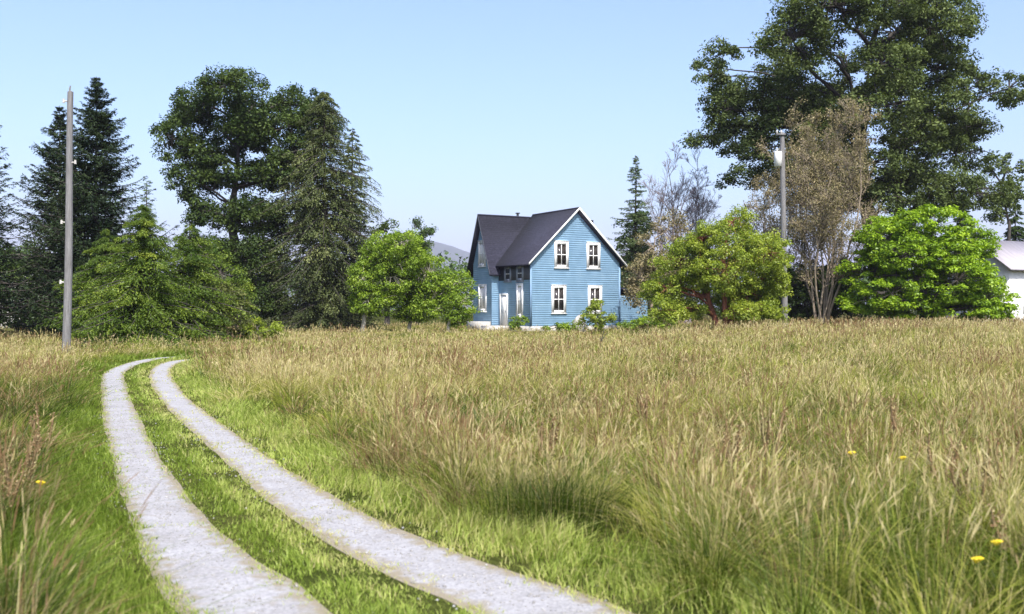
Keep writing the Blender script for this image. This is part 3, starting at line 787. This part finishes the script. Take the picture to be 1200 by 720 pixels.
def window(u, z, w, h, side='front', v=0.0, label=None, blind=0.0, bare=False, mat='white'):
    """trim frame (part) > glass, sash bars, curtain; built facing -v, then turned for the left walls"""
    T = .215
    fr = MB()
    fr.box((-w / 2 - T, -.07, -h / 2 - T), (-w / 2, -.004, h / 2 + T)); fr.box((w / 2, -.07, -h / 2 - T), (w / 2 + T, -.004, h / 2 + T))
    fr.box((-w / 2 - .0, -.069, h / 2), (w / 2 + .0, -.005, h / 2 + T)); fr.box((-w / 2, -.069, -h / 2 - T), (w / 2, -.005, -h / 2))
    fr.box((-w / 2 - T - .05, -.12, -h / 2 - T - .05), (w / 2 + T + .05, -.003, -h / 2 - T - .001))
    fr.box((-w / 2 - T - .03, -.10, h / 2 + T + .001), (w / 2 + T + .03, -.003, h / 2 + T + .05))
    f = fr.build('window', M[mat], house)
    if label: f['label'] = label
    p = MB(); p.box((-w / 2, -.022, -h / 2), (w / 2, -.006, h / 2)); p.build('pane', M['glass'], f)
    s = MB(); s.box((-.03, -.040, -h / 2), (.03, -.0225, h / 2)); s.box((-w / 2, -.046, -.035), (-.031, -.0226, .035)); s.box((.031, -.046, -.035), (w / 2, -.0226, .035))
    s.build('sash', M['white'] if not bare else M['curtain'], f)
    if blind > 0:
        c = MB(); c.box((-w / 2 + .01, -.0285, h / 2 - h * blind), (-.032, -.0227, h / 2 - .01)); c.box((.032, -.0285, h / 2 - h * blind), (w / 2 - .01, -.0227, h / 2 - .01)); c.build('curtain', M['curtain'], f)
    if side == 'front': f.location = (u, v, z)
    else: f.location = (u, v, z); f.rotation_euler = (0, 0, -math.pi / 2)
    return f


window(2.62, 5.72, .80, 1.52); window(5.48, 5.72, .80, 1.52)
window(2.38, 2.42, .84, 1.62); window(5.62, 2.42, .84, 1.62)
window(0, 2.35, .5, 2.0, 'left', 1.55, 'narrow side window with pale curtains', .97)
window(-.0, 4.35, .6, .75, 'left', 1.5, 'small upper side window under the eave', mat='trim_grey', bare=True); window(0, 4.35, .6, .75, 'left', 3.3, 'small upper side window near the inner corner', mat='trim_grey', bare=True)
window(-L2, 6.0, .75, 1.55, 'left', vb, 'tall white upper window in the side gable', .98)
window(-L2, 2.55, .85, 1.65, 'left', vb - .05, 'white lower window on the side gable wall', .98)
mb = MB(); mb.box((-.06, 3.45, FZ + .02), (-.004, 4.35, 2.75)); d = mb.build('door', M['white'], house)
mb = MB(); mb.box((-.09, 3.33, FZ + .01), (-.0035, 3.449, 2.87)); mb.box((-.09, 4.351, FZ + .01), (-.0035, 4.47, 2.87)); mb.box((-.09, 3.449, 2.751), (-.0035, 4.351, 2.87)); mb.build('door_frame', M['white'], d)
mb = MB(); mb.tubes([[(-.07, 3.55, 1.55), (-.12, 3.55, 1.55)]], [[.03, .03]], 8); mb.build('handle', M['fascia'], d)
mb = MB(); mb.box((-1.55, 3.1, -.1), (-.035, L1 - .035, FZ + .0)); mb.box((-1.95, 3.3, -.1), (-1.552, L1 - .2, .3)); mb.build('stoop', M['concrete'], house)
mb = MB(); mb.box((-L2 - .7, L1 + .1, -.1), (-L2 - .035, L1 + W2 - .1, .75)); mb.build('cellar_hatch', M['concrete'], house)

# ------------------------------------------------------------------ white outbuilding at the right edge
sx, sy, sz = at(1183, 75)
shed = thing('white_shed', 'white walled outbuilding with pale metal roof at the right edge behind the bush', 'shed', (sx, sy, sz), .50)
mb = MB(); gable_v(0, 11, 0, 5.6, 6.6, -.1, 4.5); mb.build('wall', noise_mat('white_boards', [(.3, (.62, .61, .60)), (.7, (.78, .77, .76))], 2, .7, .2), shed)
mb = MB()
for sg in (-1, 1):
    ve = 2.8 + sg * 3.3
    q = [(-.5, 2.8, 6.62), (-.5, ve, 4.20), (11.5, ve, 4.20), (11.5, 2.8, 6.62)]
    mb.slab(q if sg > 0 else q[::-1], (0, 0, .14))
mb.build('roof', noise_mat('weathered_metal_roof', [(.3, (.27, .25, .28)), (.7, (.42, .39, .43))], 1.2, .6, .15, stretch=(3, .4, .4)), shed)
mb = MB(); mb.box((1.6, -.06, 1.0), (2.9, -.004, 2.6)); w_ = mb.build('window', M['white'], shed)
mb = MB(); mb.box((1.75, -.075, 1.15), (2.75, -.061, 2.45)); mb.build('pane', M['glass'], w_)

# pale shed glimpsed at the far left
sx, sy, sz = at(8, 80)
shed2 = thing('grey_shed', 'small weathered grey shed half hidden behind bushes at far left', 'shed', (sx, sy, sz), .2)
mb = MB(); gable_v(-1.8, 1.8, 0, 3, 4.4, -.1, 3.2); mb.build('wall', noise_mat('grey_boards', [(.3, (.24, .23, .21)), (.7, (.38, .36, .33))], 2, .9, .4, stretch=(5, 5, .4)), shed2)
mb = MB()
for sg in (-1, 1):
    ve = 1.5 + sg * 1.85
    q = [(-2.1, 1.5, 4.42), (-2.1, ve, 2.92), (2.1, ve, 2.92), (2.1, 1.5, 4.42)]
    mb.slab(q if sg > 0 else q[::-1], (0, 0, .1))
mb.build('roof', noise_mat('pale_roof', [(.3, (.40, .38, .36)), (.7, (.55, .53, .5))], 2, .8, .2), shed2)


# ------------------------------------------------------------------ utility poles
x, y, z = at(77, 34.8)
pole = thing('utility_pole', 'bare weathered grey wooden pole standing in grass left of the drive', 'utility pole', (x, y, z), group=None)
k = 34.8 / F
top = np.array([(83.5 - CX) * k, y, H - (108 - CY) * k])
q = np.linspace(0, 1, 14)[:, None]
P = np.array([x, y, z - .2]) * (1 - q) + top * q; P[:, 0] += .03 * np.sin(q[:, 0] * 5)
mb = MB(); mb.tubes([P], [np.linspace(.148, .100, 14)], 14); mb.tubes([[P[-1], P[-1] + (0, 0, .04)]], [[.100, .03]], 14)
mb.build('shaft', M['pole_wood'], pole, (x, y, z), True)
mb = MB(); mb.tubes([[P[-1] + (-.04, 0, -.35), P[-1] + (-.02, 0, .12), P[-1] + (.0, 0, .22)]], [[.03, .03, .022]], 8); mb.build('top_pin', M['pole_wood'], pole, (x, y, z))
for f_, sgn in ((.965, -1), (.74, 1), (.30, -1), (.52, -1)):
    c = P[0] * (1 - f_) + P[-1] * f_
    mb = MB(); mb.tubes([[c + (sgn * .10, -.02, 0), c + (sgn * .24, -.02, .02)]], [[.028, .022]], 8); mb.tubes([[c + (sgn * .22, -.02, -.05), c + (sgn * .22, -.02, .09)]], [[.045, .035]], 8)
    mb.build('insulator', M['concrete'], pole, (x, y, z))

x, y, z = at(920, 61)
pole2 = thing('utility_pole', 'slim grey utility pole with white transformer canister beside the yellow green bush', 'utility pole', (x, y, z))
k = 61 / F; top = np.array([(916.5 - CX) * k, y, H - (156 - CY) * k])
P = np.array([x, y, z - .2]) * (1 - q) + top * q
mb = MB(); mb.tubes([P], [np.linspace(.19, .145, 14)], 12); mb.tubes([[P[-1], P[-1] + (0, 0, .05)]], [[.145, .04]], 12); mb.build('shaft', M['pole_wood'], pole2, (x, y, z), True)
mb = MB(); c = top + (0, -.16, -.12); mb.box(c + (-.42, -.05, -.05), c + (.16, .05, .05)); mb.build('cross_arm', M['pole_wood'], pole2, (x, y, z))
for dx in (-.36, -.1):
    mb = MB(); cc = c + (dx, 0, .06); mb.tubes([[cc, cc + (0, 0, .06), cc + (0, 0, .16), cc + (0, 0, .2)]], [[.03, .06, .05, .02]], 10); mb.build('insulator', M['concrete'], pole2, (x, y, z), True)
c = np.array([(912 - CX) * k - .04, y - .1, H - (187 - CY) * k])
mb = MB(); mb.tubes([[c + (0, 0, -.47), c + (0, 0, -.45), c + (0, 0, .40), c + (0, 0, .46), c + (0, 0, .47)]], [[.02, .235, .235, .2, .02]], 18); tr = mb.build('transformer', M['white'], pole2, (x, y, z), True)
mb = MB(); mb.tubes([[c + (-.08, -.05, .45), c + (-.08, -.05, .54), c + (-.08, -.05, .66)]], [[.05, .045, .03]], 10); mb.build('bushing', M['concrete'], tr, (x, y, z), True)

# ------------------------------------------------------------------ trees, left to right
conifer('spruce_tree', 'dark spruce cut by the left border, only branch tips in view', 'tree', -44, 52, 80, 120, 'spruce', low=.12, nbr=300, sub=28, droop=.35, lift=.5, needle=.13, rows=5)
conifer('spruce_tree', 'shorter dark spruce behind the grey pole, left of the pointed one', 'tree', 70, 60, 124, 92, 'spruce', nbr=480, sub=30, droop=.3, lift=.5, needle=.13, rows=5, prof=lambda t: min(.72, (1 - t) ** .8), rnd=.38)
conifer('spruce_tree', 'tallest dark pointed spruce just right of the bare grey pole', 'tree', 113, 55, 90, 112, 'spruce', nbr=620, sub=30, droop=.28, lift=.5, needle=.12, rows=5, prof=lambda t: min(.68, (1 - t) ** .85), rnd=.38)
broadleaf('shrub', 'dark rounded shrub at the far left under the spruces', 'shrub', 20, 66, [(5, 330, 30, 35), (35, 345, 28, 32), (0, 310, 25, 20), (50, 325, 18, 28), (10, 365, 35, 20)], 'oak', 'bark_dark', leaf=.22, dens=1.1, trunk_r=.15)
broadleaf('broadleaf_tree', 'mid green rounded tree behind the grey shed at far left', 'tree', 25, 92, [(0, 305, 30, 25), (35, 300, 25, 20), (60, 320, 25, 25), (-35, 305, 30, 30)], 'midgreen', 'bark', leaf=.3, dens=1.0, trunk_r=.25)
broadleaf('shrub', 'mid green bush at the foot of the spruce right behind the grey pole', 'shrub', 70, 55, [(62, 372, 18, 22), (85, 360, 18, 28), (52, 385, 14, 12), (100, 375, 15, 20)], 'midgreen', 'bark', leaf=.18, clump=.5, dens=1.1, trunk_r=.1)
conifer('young_hemlock', 'bright green young conifer with layered boughs, largest beside the bend of the drive', 'tree', 168, 46, 240, 84, 'hemlock', low=.015, nbr=280, sub=44, droop=.34, lift=.14, hang=.4, rnd=.45, prof=lambda t: min(1, (1 - t) ** .75 * 1.2), needle=.08, subl=.42, rows=6)
conifer('young_hemlock', 'young light green conifer on the left of the group, beside the grey pole', 'tree', 124, 49, 268, 60, 'hemlock', low=.015, rnd=.4, needle=.08, rows=6, nbr=190, sub=42, droop=.3, lift=.1, hang=.35, prof=lambda t: min(1, (1 - t) ** .8 * 1.6), subl=.42)
conifer('young_hemlock', 'young light green conifer on the right of the group, below the dark oak', 'tree', 222, 49, 262, 70, 'hemlock', low=.015, rnd=.4, needle=.08, rows=6, nbr=200, sub=42, droop=.3, lift=.1, hang=.35, prof=lambda t: min(1, (1 - t) ** .8 * 1.6), subl=.42)
conifer('young_hemlock', 'thin wispy light green conifer tip rising above the young conifers', 'tree', 172, 54, 212, 30, 'hemlock', low=.3, nbr=90, sub=18, droop=.2, lift=.3, rnd=.45, prof=lambda t: (1 - t) ** .9 + .05, needle=.1)
broadleaf('broadleaf_tree', 'soft yellow green small tree below the dark oak, right of the young conifers', 'tree', 246, 57, [(236, 298, 30, 26), (262, 322, 28, 30), (214, 284, 22, 18), (245, 350, 34, 26), (282, 345, 18, 24)], 'hemlock', 'bark', leaf=.13, per=80, clump=.5, dens=1.2, trunk_r=.12, inset=.25)
broadleaf('shrub', 'olive brown rounded shrub between the young conifers and the grey green conifer', 'shrub', 262, 50, [(262, 350, 24, 26), (250, 375, 20, 20), (280, 372, 18, 22)], 'olive', 'bark', leaf=.14, clump=.45, dens=1.2, trunk_r=.08)
broadleaf('oak_tree', 'big dark broad crowned oak rising behind the young conifers', 'tree', 283, 74,
          [(232, 126, 30, 24), (288, 112, 46, 24), (342, 116, 36, 26), (258, 150, 46, 32), (318, 150, 48, 34), (214, 168, 26, 30), (224, 212, 30, 28), (268, 200, 42, 26), (330, 200, 44, 30), (372, 145, 32, 28), (240, 182, 30, 22, -.3), (296, 150, 38, 26, -.4), (350, 180, 34, 26, -.2), (243, 250, 34, 20), (298, 252, 44, 28), (345, 250, 40, 36), (212, 140, 20, 16), (256, 300, 34, 30), (305, 305, 42, 40), (275, 350, 40, 28), (320, 355, 30, 25)],
          'oak', 'bark_dark', leaf=.21, per=95, dens=1.75, clump=.70, trunk_r=.5, jit=.8, flat=.75, limb_r=.3, inset=.3)
DC = lambda t: min(1.0, .82 + .6 * t, (1 - t) ** .62 * 1.75) * (1 + .10 * math.sin(19 * t + 1))
conifer('cedar_tree', 'dense grey green conifer with drooping boughs between oak and apple trees', 'tree', 380, 72, 106, 72, 'cedar', low=.02, nbr=560, sub=34, droop=.42, lift=.1, hang=.6, prof=DC, needle=.10, rnd=.34, rows=6, aspect=.36)
conifer('cedar_tree', 'slim dark conifer spire showing above the right shoulder of the grey green one', 'tree', 413, 75, 150, 44, 'cedar', nbr=260, droop=.3, lift=.2, prof=lambda t: (1 - t) ** .6)
broadleaf('shrub', 'yellow green low shrub at the foot of the grey green conifer', 'shrub', 305, 50, [(300, 385, 14, 10), (318, 388, 12, 9), (285, 390, 10, 7)], 'yellowbush', 'bark', leaf=.2, clump=.35, dens=1.0, trunk_r=.05, aspect=.3)
broadleaf('broadleaf_tree', 'dark tree top peeping over the apple trees next to the conifer', 'tree', 452, 92, [(452, 270, 13, 14), (462, 290, 22, 20), (440, 300, 22, 20), (455, 330, 25, 30)], 'oak', 'bark_dark', leaf=.3, clump=.7, trunk_r=.25)
twiggy('bare_tree', 'thin half bare tree top showing above the apple trees', 'tree', 490, 92, 262, 22, 'bark', nst=5, kids=(8, 7, 5), leafmat='midgreen', leaf=.2, per=4, r0=.10, leafdens=.5)
broadleaf('apple_tree', 'light green apple tree with slender pale trunk next to the grey green conifer', 'tree', 423, 67,
          [(428, 325, 20, 24), (448, 298, 24, 26), (470, 286, 24, 20), (432, 352, 24, 20), (462, 325, 26, 24), (448, 352, 22, 18), (484, 305, 18, 20)], 'orchard', 'bark_pale', leaf=.15, per=85, clump=.5, dens=1.45, trunk_r=.14, fork=.22, inner=.4)
broadleaf('apple_tree', 'middle light green apple tree of the three, on a pale trunk', 'tree', 478, 69,
          [(502, 320, 24, 26), (498, 350, 28, 22), (476, 345, 22, 22), (485, 365, 24, 12), (515, 340, 20, 20)], 'orchard', 'bark_pale', leaf=.15, per=85, clump=.5, dens=1.45, trunk_r=.13, fork=.2, inner=.4)
broadleaf('apple_tree', 'light green apple tree touching the left gable of the house', 'tree', 524, 68,
          [(536, 332, 20, 18), (540, 355, 20, 20), (522, 362, 24, 18), (512, 345, 18, 18), (538, 374, 16, 10)], 'orchard', 'bark_pale', leaf=.15, per=85, clump=.5, dens=1.45, trunk_r=.12, fork=.2, inner=.4)
# about the house
broadleaf('shrub', 'small yellow green shrub by the side door of the house', 'shrub', 608, 69.5, [(608, 378, 10, 9), (603, 384, 7, 6)], 'orchard', 'bark', leaf=.13, clump=.28, trunk_r=.04)
broadleaf('shrub', 'low green shrub under the lower left front window', 'shrub', 662, 70, [(655, 384, 10, 5), (670, 382, 12, 7), (640, 386, 6, 4)], 'orchard', 'bark', leaf=.13, clump=.28, trunk_r=.04)
broadleaf('young_tree', 'small young tree in front of the lower right front window', 'tree', 699, 68, [(699, 360, 9, 10), (692, 369, 10, 9), (708, 372, 11, 8), (699, 379, 12, 7), (686, 378, 8, 7)], 'yellowbush', 'bark', leaf=.15, clump=.32, trunk_r=.06, dens=.8)
broadleaf('shrub', 'low hedge like shrub right of the house in front of the side addition', 'shrub', 752, 68, [(735, 380, 14, 7), (755, 379, 16, 8), (776, 380, 16, 8)], 'orchard', 'bark', leaf=.15, clump=.32, trunk_r=.05)
mb = MB()
c = np.array(at(680, 70)); n = 40
pts = rdir(n)
import bmesh
bm = bmesh.new()
for p_ in pts: bm.verts.new(p_ * (.55, .4, .38) * (1 + .1 * rng.normal()))
r_ = bmesh.ops.convex_hull(bm, input=bm.verts)
me = bpy.data.meshes.new('boulder'); bm.to_mesh(me); bm.free(); me.materials.append(M['concrete'])
bo = bpy.data.objects.new('boulder', me); col.objects.link(bo); bo.location = c + (0, 0, .55)
bo.scale = (1, 1, 1.9)
tag(bo, 'pale boulder in front of the house between the shrubs', 'rock')

conifer('fir_tree', 'thin sparse young fir standing right of the house roof', 'tree', 745, 84, 182, 46, 'firpale', nbr=300, sub=26, droop=.25, lift=.3, rnd=.4, prof=lambda t: (1 - t) ** .8, needle=.13)
twiggy('bare_tree', 'bare mauve grey tree with leafless twigs right of the thin fir', 'tree', 805, 80, 180, 38, 'bark_mauve', nst=7, kids=(10, 9, 8), r0=.13, fan=.6)
broadleaf('broadleaf_tree', 'brownish olive tree beside the right wall of the house', 'tree', 768, 71, [(765, 290, 24, 30), (790, 262, 18, 22), (750, 325, 18, 30), (780, 320, 26, 30), (745, 350, 14, 16), (800, 300, 20, 24)], 'brown', 'bark_tan', leaf=.17, clump=.5, per=40, dens=.9, trunk_r=.16)
broadleaf('broadleaf_tree', 'green small tree behind the house wall under the thin fir', 'tree', 742, 88, [(738, 275, 18, 20), (752, 262, 14, 16), (745, 305, 20, 25)], 'midgreen', 'bark', leaf=.25, clump=.6, trunk_r=.15)
broadleaf('rhododendron_bush', 'large yellow green bush with reddish stems in front of the side addition', 'bush', 850, 58,
          [(800, 308, 34, 30), (845, 285, 42, 28), (892, 300, 32, 34), (780, 338, 24, 22), (828, 335, 40, 28), (880, 345, 34, 24), (868, 256, 10, 16), (762, 340, 12, 12), (905, 330, 18, 28), (800, 362, 26, 14), (870, 365, 30, 12), (820, 280, 26, 20), (775, 364, 22, 14, -.5), (900, 364, 22, 14, -.5), (840, 318, 34, 26, -.8)],
          'yellowbush', 'bark_red', leaf=.135, per=100, clump=.45, dens=1.4, trunk_r=.32, stems=[(-.8, 0), (0, -.6), (.8, .2), (.3, .6)], fork=.12, flat=.7, inner=.5, twig=.012, inset=.05)
broadleaf('giant_tree', 'giant dark tree with spreading open crown towering over the bushes', 'tree', 1040, 76,
          [(940, 28, 56, 44), (1010, 8, 70, 44), (1080, 24, 58, 48), (902, 72, 46, 40), (960, 88, 56, 38), (1036, 78, 60, 42), (1104, 78, 44, 42), (1142, 104, 30, 26), (1085, 132, 50, 32), (1000, 138, 54, 40), (920, 122, 48, 32), (838, 72, 26, 18), (852, 108, 30, 22), (830, 160, 30, 16), (872, 165, 40, 26), (1118, 150, 42, 28), (1098, 198, 42, 24), (905, 150, 38, 28, -.3), (960, 148, 38, 28, -.4), (1050, 168, 38, 26, -.4), (1012, 98, 46, 34, -.6), (870, 112, 32, 26, -.2), (1092, 168, 38, 24, .4), (930, 60, 40, 34, -.5), (1075, 50, 44, 36, -.5), (850, 132, 32, 28, -.2), (880, 182, 34, 24, -.3), (932, 200, 34, 22, -.4), (1000, 200, 42, 26, -.5), (1072, 204, 38, 24, -.3), (1122, 182, 34, 22, -.3), (1140, 150, 22, 18, .2), (835, 85, 24, 20, .2), (980, 188, 40, 32), (1020, 215, 50, 24), (1105, 232, 55, 22), (856, 205, 16, 14), (895, 205, 30, 22), (940, 175, 36, 26), (1145, 120, 28, 24), (1020, 236, 40, 18, -.4), (1085, 240, 40, 16, -.3), (965, 226, 38, 24, -.2), (1050, 215, 36, 20, .5)],
          'giant', 'bark_dark', leaf=.23, per=100, dens=1.3, clump=.82, trunk_r=.85, stems=[(-.9, 0), (.9, .3), (.1, -.7)], fork=.33, flat=.6, jit=.85, limb_r=.24, twig=.03, inset=.2, bias=-.03)
twiggy('withered_tree', 'withered brown tree with pale bare stems between the two big bushes', 'tree', 962, 63, 145, 60, 'bark_tan', nst=9, kids=(11, 8, 7), leafmat='brown', leaf=.12, per=5, r0=.085, fan=.80, leafdens=.25)
twiggy('withered_tree', 'smaller withered brown tree directly behind the utility pole with transformer', 'tree', 902, 66, 182, 36, 'bark_tan', nst=5, kids=(9, 8, 6), leafmat='brown', leaf=.12, per=4, r0=.08, fan=.7, leafdens=.32)
broadleaf('shrub', 'dark green undergrowth shrub below the withered brown tree', 'shrub', 955, 66, [(935, 350, 24, 28), (965, 345, 26, 30), (990, 350, 24, 30), (915, 365, 18, 18), (950, 372, 34, 14), (905, 345, 20, 24), (925, 335, 22, 26), (980, 330, 24, 30), (1000, 362, 22, 20), (955, 325, 24, 26)], 'oak', 'bark_dark', leaf=.2, clump=.5, dens=.9, trunk_r=.12)
broadleaf('leafy_bush', 'huge dome shaped bright green bush under the giant tree', 'bush', 1085, 60,
          [(1040, 278, 40, 32), (1088, 266, 46, 30), (1130, 290, 38, 32), (1020, 318, 36, 32), (1072, 315, 50, 40), (1128, 330, 46, 34), (1164, 340, 22, 28), (1010, 352, 28, 20), (1060, 358, 48, 20), (1120, 362, 46, 18), (1095, 300, 50, 36), (1160, 365, 22, 14), (1058, 268, 34, 24, -.3), (1050, 300, 40, 30, -.6), (1100, 330, 40, 34, -.8), (1030, 345, 34, 24, -.7), (1140, 350, 34, 22, -.7)],
          'brightbush', 'bark', leaf=.2, per=85, clump=.52, dens=1.3, trunk_r=.3, fork=.1, twig=.012, flat=.42, up=.8, inner=.72, inset=.28, aspect=.5)
broadleaf('broadleaf_tree', 'dark round headed tree behind the white outbuilding', 'tree', 1178, 92, [(1176, 203, 22, 20), (1160, 190, 12, 10), (1186, 228, 20, 14), (1170, 245, 18, 16)], 'giant', 'bark_dark', leaf=.3, clump=.7, trunk_r=.3, dens=.85)
conifer('fir_tree', 'mid green fir mass behind the bright bush near the white outbuilding', 'tree', 1130, 90, 222, 40, 'midgreen', nbr=240, droop=.3, lift=.1, needle=.24)
conifer('fir_tree', 'green fir behind the white outbuilding roof', 'tree', 1190, 96, 228, 38, 'midgreen', nbr=240, droop=.3, lift=.1, needle=.24)
conifer('fir_tree', 'dark fir mostly beyond the right border of the photo', 'tree', 1240, 90, 190, 50, 'spruce', nbr=240, droop=.3, lift=.2, needle=.22)
# tall weed in the open field in front of the house
x, y, z = at(702, 36)
wd = thing('weed_stalk', 'dark thin weed stalk standing above the grass in front of the house', 'plant', (x, y, z))
mb = MB(); tp_ = np.array([[x, y, z], [x + .08, y, z + .55], [x + .22, y, z + 1.08]]); mb.tubes([tp_], [[.012, .01, .005]], 5)
br = curve_paths(np.repeat(tp_[1:2], 7, 0) + rng.uniform(-.05, .05, (7, 3)), tp_[2] + rng.normal(size=(7, 3)) * (.14, .14, .12), 4, .03, .05); mb.tubes(br, np.broadcast_to([[.006, .005, .004, .003]], (7, 4)), 4)
mb.build('stem', M['bark_dark'], wd, (x, y, z))

# ------------------------------------------------------------------ far hills and far wood
def hills():
    xs = np.linspace(-2600, 2600, 160); ys = np.linspace(2400, 3800, 28); S_ = 1.6
    X, Y = np.meshgrid(xs, ys, indexing='ij')
    prof = 110 + 105 * np.exp(-((X + 330) / 330) ** 2) + 60 * np.exp(-((X + 1500) / 260) ** 2) 
    prof *= .86 + .28 * fbm(X, Y * .2, 420, 5)
    Z = prof * np.sin(np.pi * np.clip((Y - 2400) / 1400, 0, 1)) ** .8 * (1 + .10 * (fbm(X, Y, 160, 8) - .5)) - 2
    V = np.stack([X * S_, Y * S_, Z * S_], -1).reshape(-1, 3); idx = np.arange(len(V)).reshape(X.shape)
    Q = np.stack([idx[:-1, :-1], idx[1:, :-1], idx[1:, 1:], idx[:-1, 1:]], -1).reshape(-1, 4)
    mb = MB(); mb.add(V, Q)
    tag(mb.build('hills', noise_mat('wooded_hill', [(.35, (.018, .036, .02)), (.65, (.04, .058, .03))], .02, .95, 0), smooth=True), kind='structure')


hills()
fw, n = MB(), 5200
cx_ = rng.uniform(-190, 190, n); cy_ = rng.uniform(190, 250, n)
hgt = 8 + 7 * fbm(cx_, cy_ * 0, 22, 91)
cz_ = hgt * rng.random(n) ** .6
clump_leaves(fw, np.stack([cx_, cy_, cz_], 1), 2.0, 9, 1.1, .7)
tag(fw.build('distant_wood', M['midgreen']), 'far off line of mixed woodland behind the farm', 'woodland', kind='stuff')

# ------------------------------------------------------------------ light, air, camera
SUN_AZ, SUN_EL = R(17), R(50)
w = bpy.data.worlds.new('World'); scene.world = w; w.use_nodes = True
nt = w.node_tree; bg = nt.nodes['Background']
sky = nt.nodes.new('ShaderNodeTexSky'); sky.sky_type = 'NISHITA'; sky.sun_disc = False
sky.sun_elevation = SUN_EL; sky.sun_rotation = math.pi - SUN_AZ
sky.air_density = 1.0; sky.dust_density = 3.0; sky.ozone_density = 5.0; sky.altitude = 0
nt.links.new(sky.outputs[0], bg.inputs[0]); bg.inputs[1].default_value = .15
sl = bpy.data.lights.new('sun', 'SUN'); sl.energy = 3.8; sl.angle = R(.53); sl.color = (1, .955, .89)
so = bpy.data.objects.new('sun', sl); col.objects.link(so)
import mathutils
sd = mathutils.Vector((math.cos(SUN_EL) * math.sin(SUN_AZ), -math.cos(SUN_EL) * math.cos(SUN_AZ), math.sin(SUN_EL)))
so.rotation_euler = (-sd).to_track_quat('-Z', 'Y').to_euler(); so.location = (20, -30, 50)

HAZE = True
if HAZE:
    mb = MB(); mb.box((-10200, -700, -8), (10200, 10500, 520))
    m, nt, out = new_mat('thin_summer_haze')
    v = nt.nodes.new('ShaderNodeVolumePrincipled'); v.inputs['Color'].default_value = (.80, .77, 1, 1); v.inputs['Density'].default_value = .00013; v.inputs['Anisotropy'].default_value = .0
    nt.links.new(v.outputs[0], out.inputs['Volume'])
    tag(mb.build('haze', m), 'thin blue summer haze over the farm and hills', 'haze', kind='stuff')

cam = bpy.data.cameras.new('camera'); co = bpy.data.objects.new('camera', cam); col.objects.link(co)
co.location = (0, 0, H); co.rotation_euler = (R(90), 0, 0)
cam.sensor_width = 36; cam.lens = F * 36 / 1200; cam.shift_y = 2 / 1200; cam.clip_start = .05; cam.clip_end = 40000
cam.dof.use_dof = True; cam.dof.focus_distance = 60; cam.dof.aperture_fstop = 2.6
scene.camera = co
scene.view_settings.view_transform = 'Standard'; scene.view_settings.look = 'None'
scene.view_settings.exposure = .98; scene.view_settings.gamma = 1
c = scene.cycles
c.max_bounces = 7; c.diffuse_bounces = 3; c.glossy_bounces = 2; c.transmission_bounces = 4; c.transparent_max_bounces = 4; c.volume_bounces = 0
c.use_denoising = True
scene.render.filter_size = 1.7

# plain names and labels: the photo shows the look of these plants, not their species
NAMES = {'apple_tree': 'small_tree', 'rhododendron_bush': 'leafy_bush', 'oak_tree': 'broadleaf_tree', 'young_hemlock': 'young_conifer', 'cedar_tree': 'conifer_tree', 'dock_plant': 'weed_plant'}
WORDS = [('between oak and apple trees', 'right of the big dark broad crowned tree'), ('apple trees', 'light green small trees'), ('apple tree', 'small tree'), ('below the dark oak', 'below the big dark crown'), ('broad crowned oak', 'broad crowned tree'), ('dock plant', 'weed plant'), ('dock plants', 'weeds')]
for o in [o for o in scene.objects if o.parent is None and 'label' in o]:
    t = o['label']
    for a_, b_ in WORDS: t = t.replace(a_, b_)
    o['label'] = t
    if 'group' in o: o['group'] = o['group'].replace('dock plants', 'brown weeds')
    stem_ = o.name.split('.')[0]
    if stem_ in NAMES: o.name = NAMES[stem_]
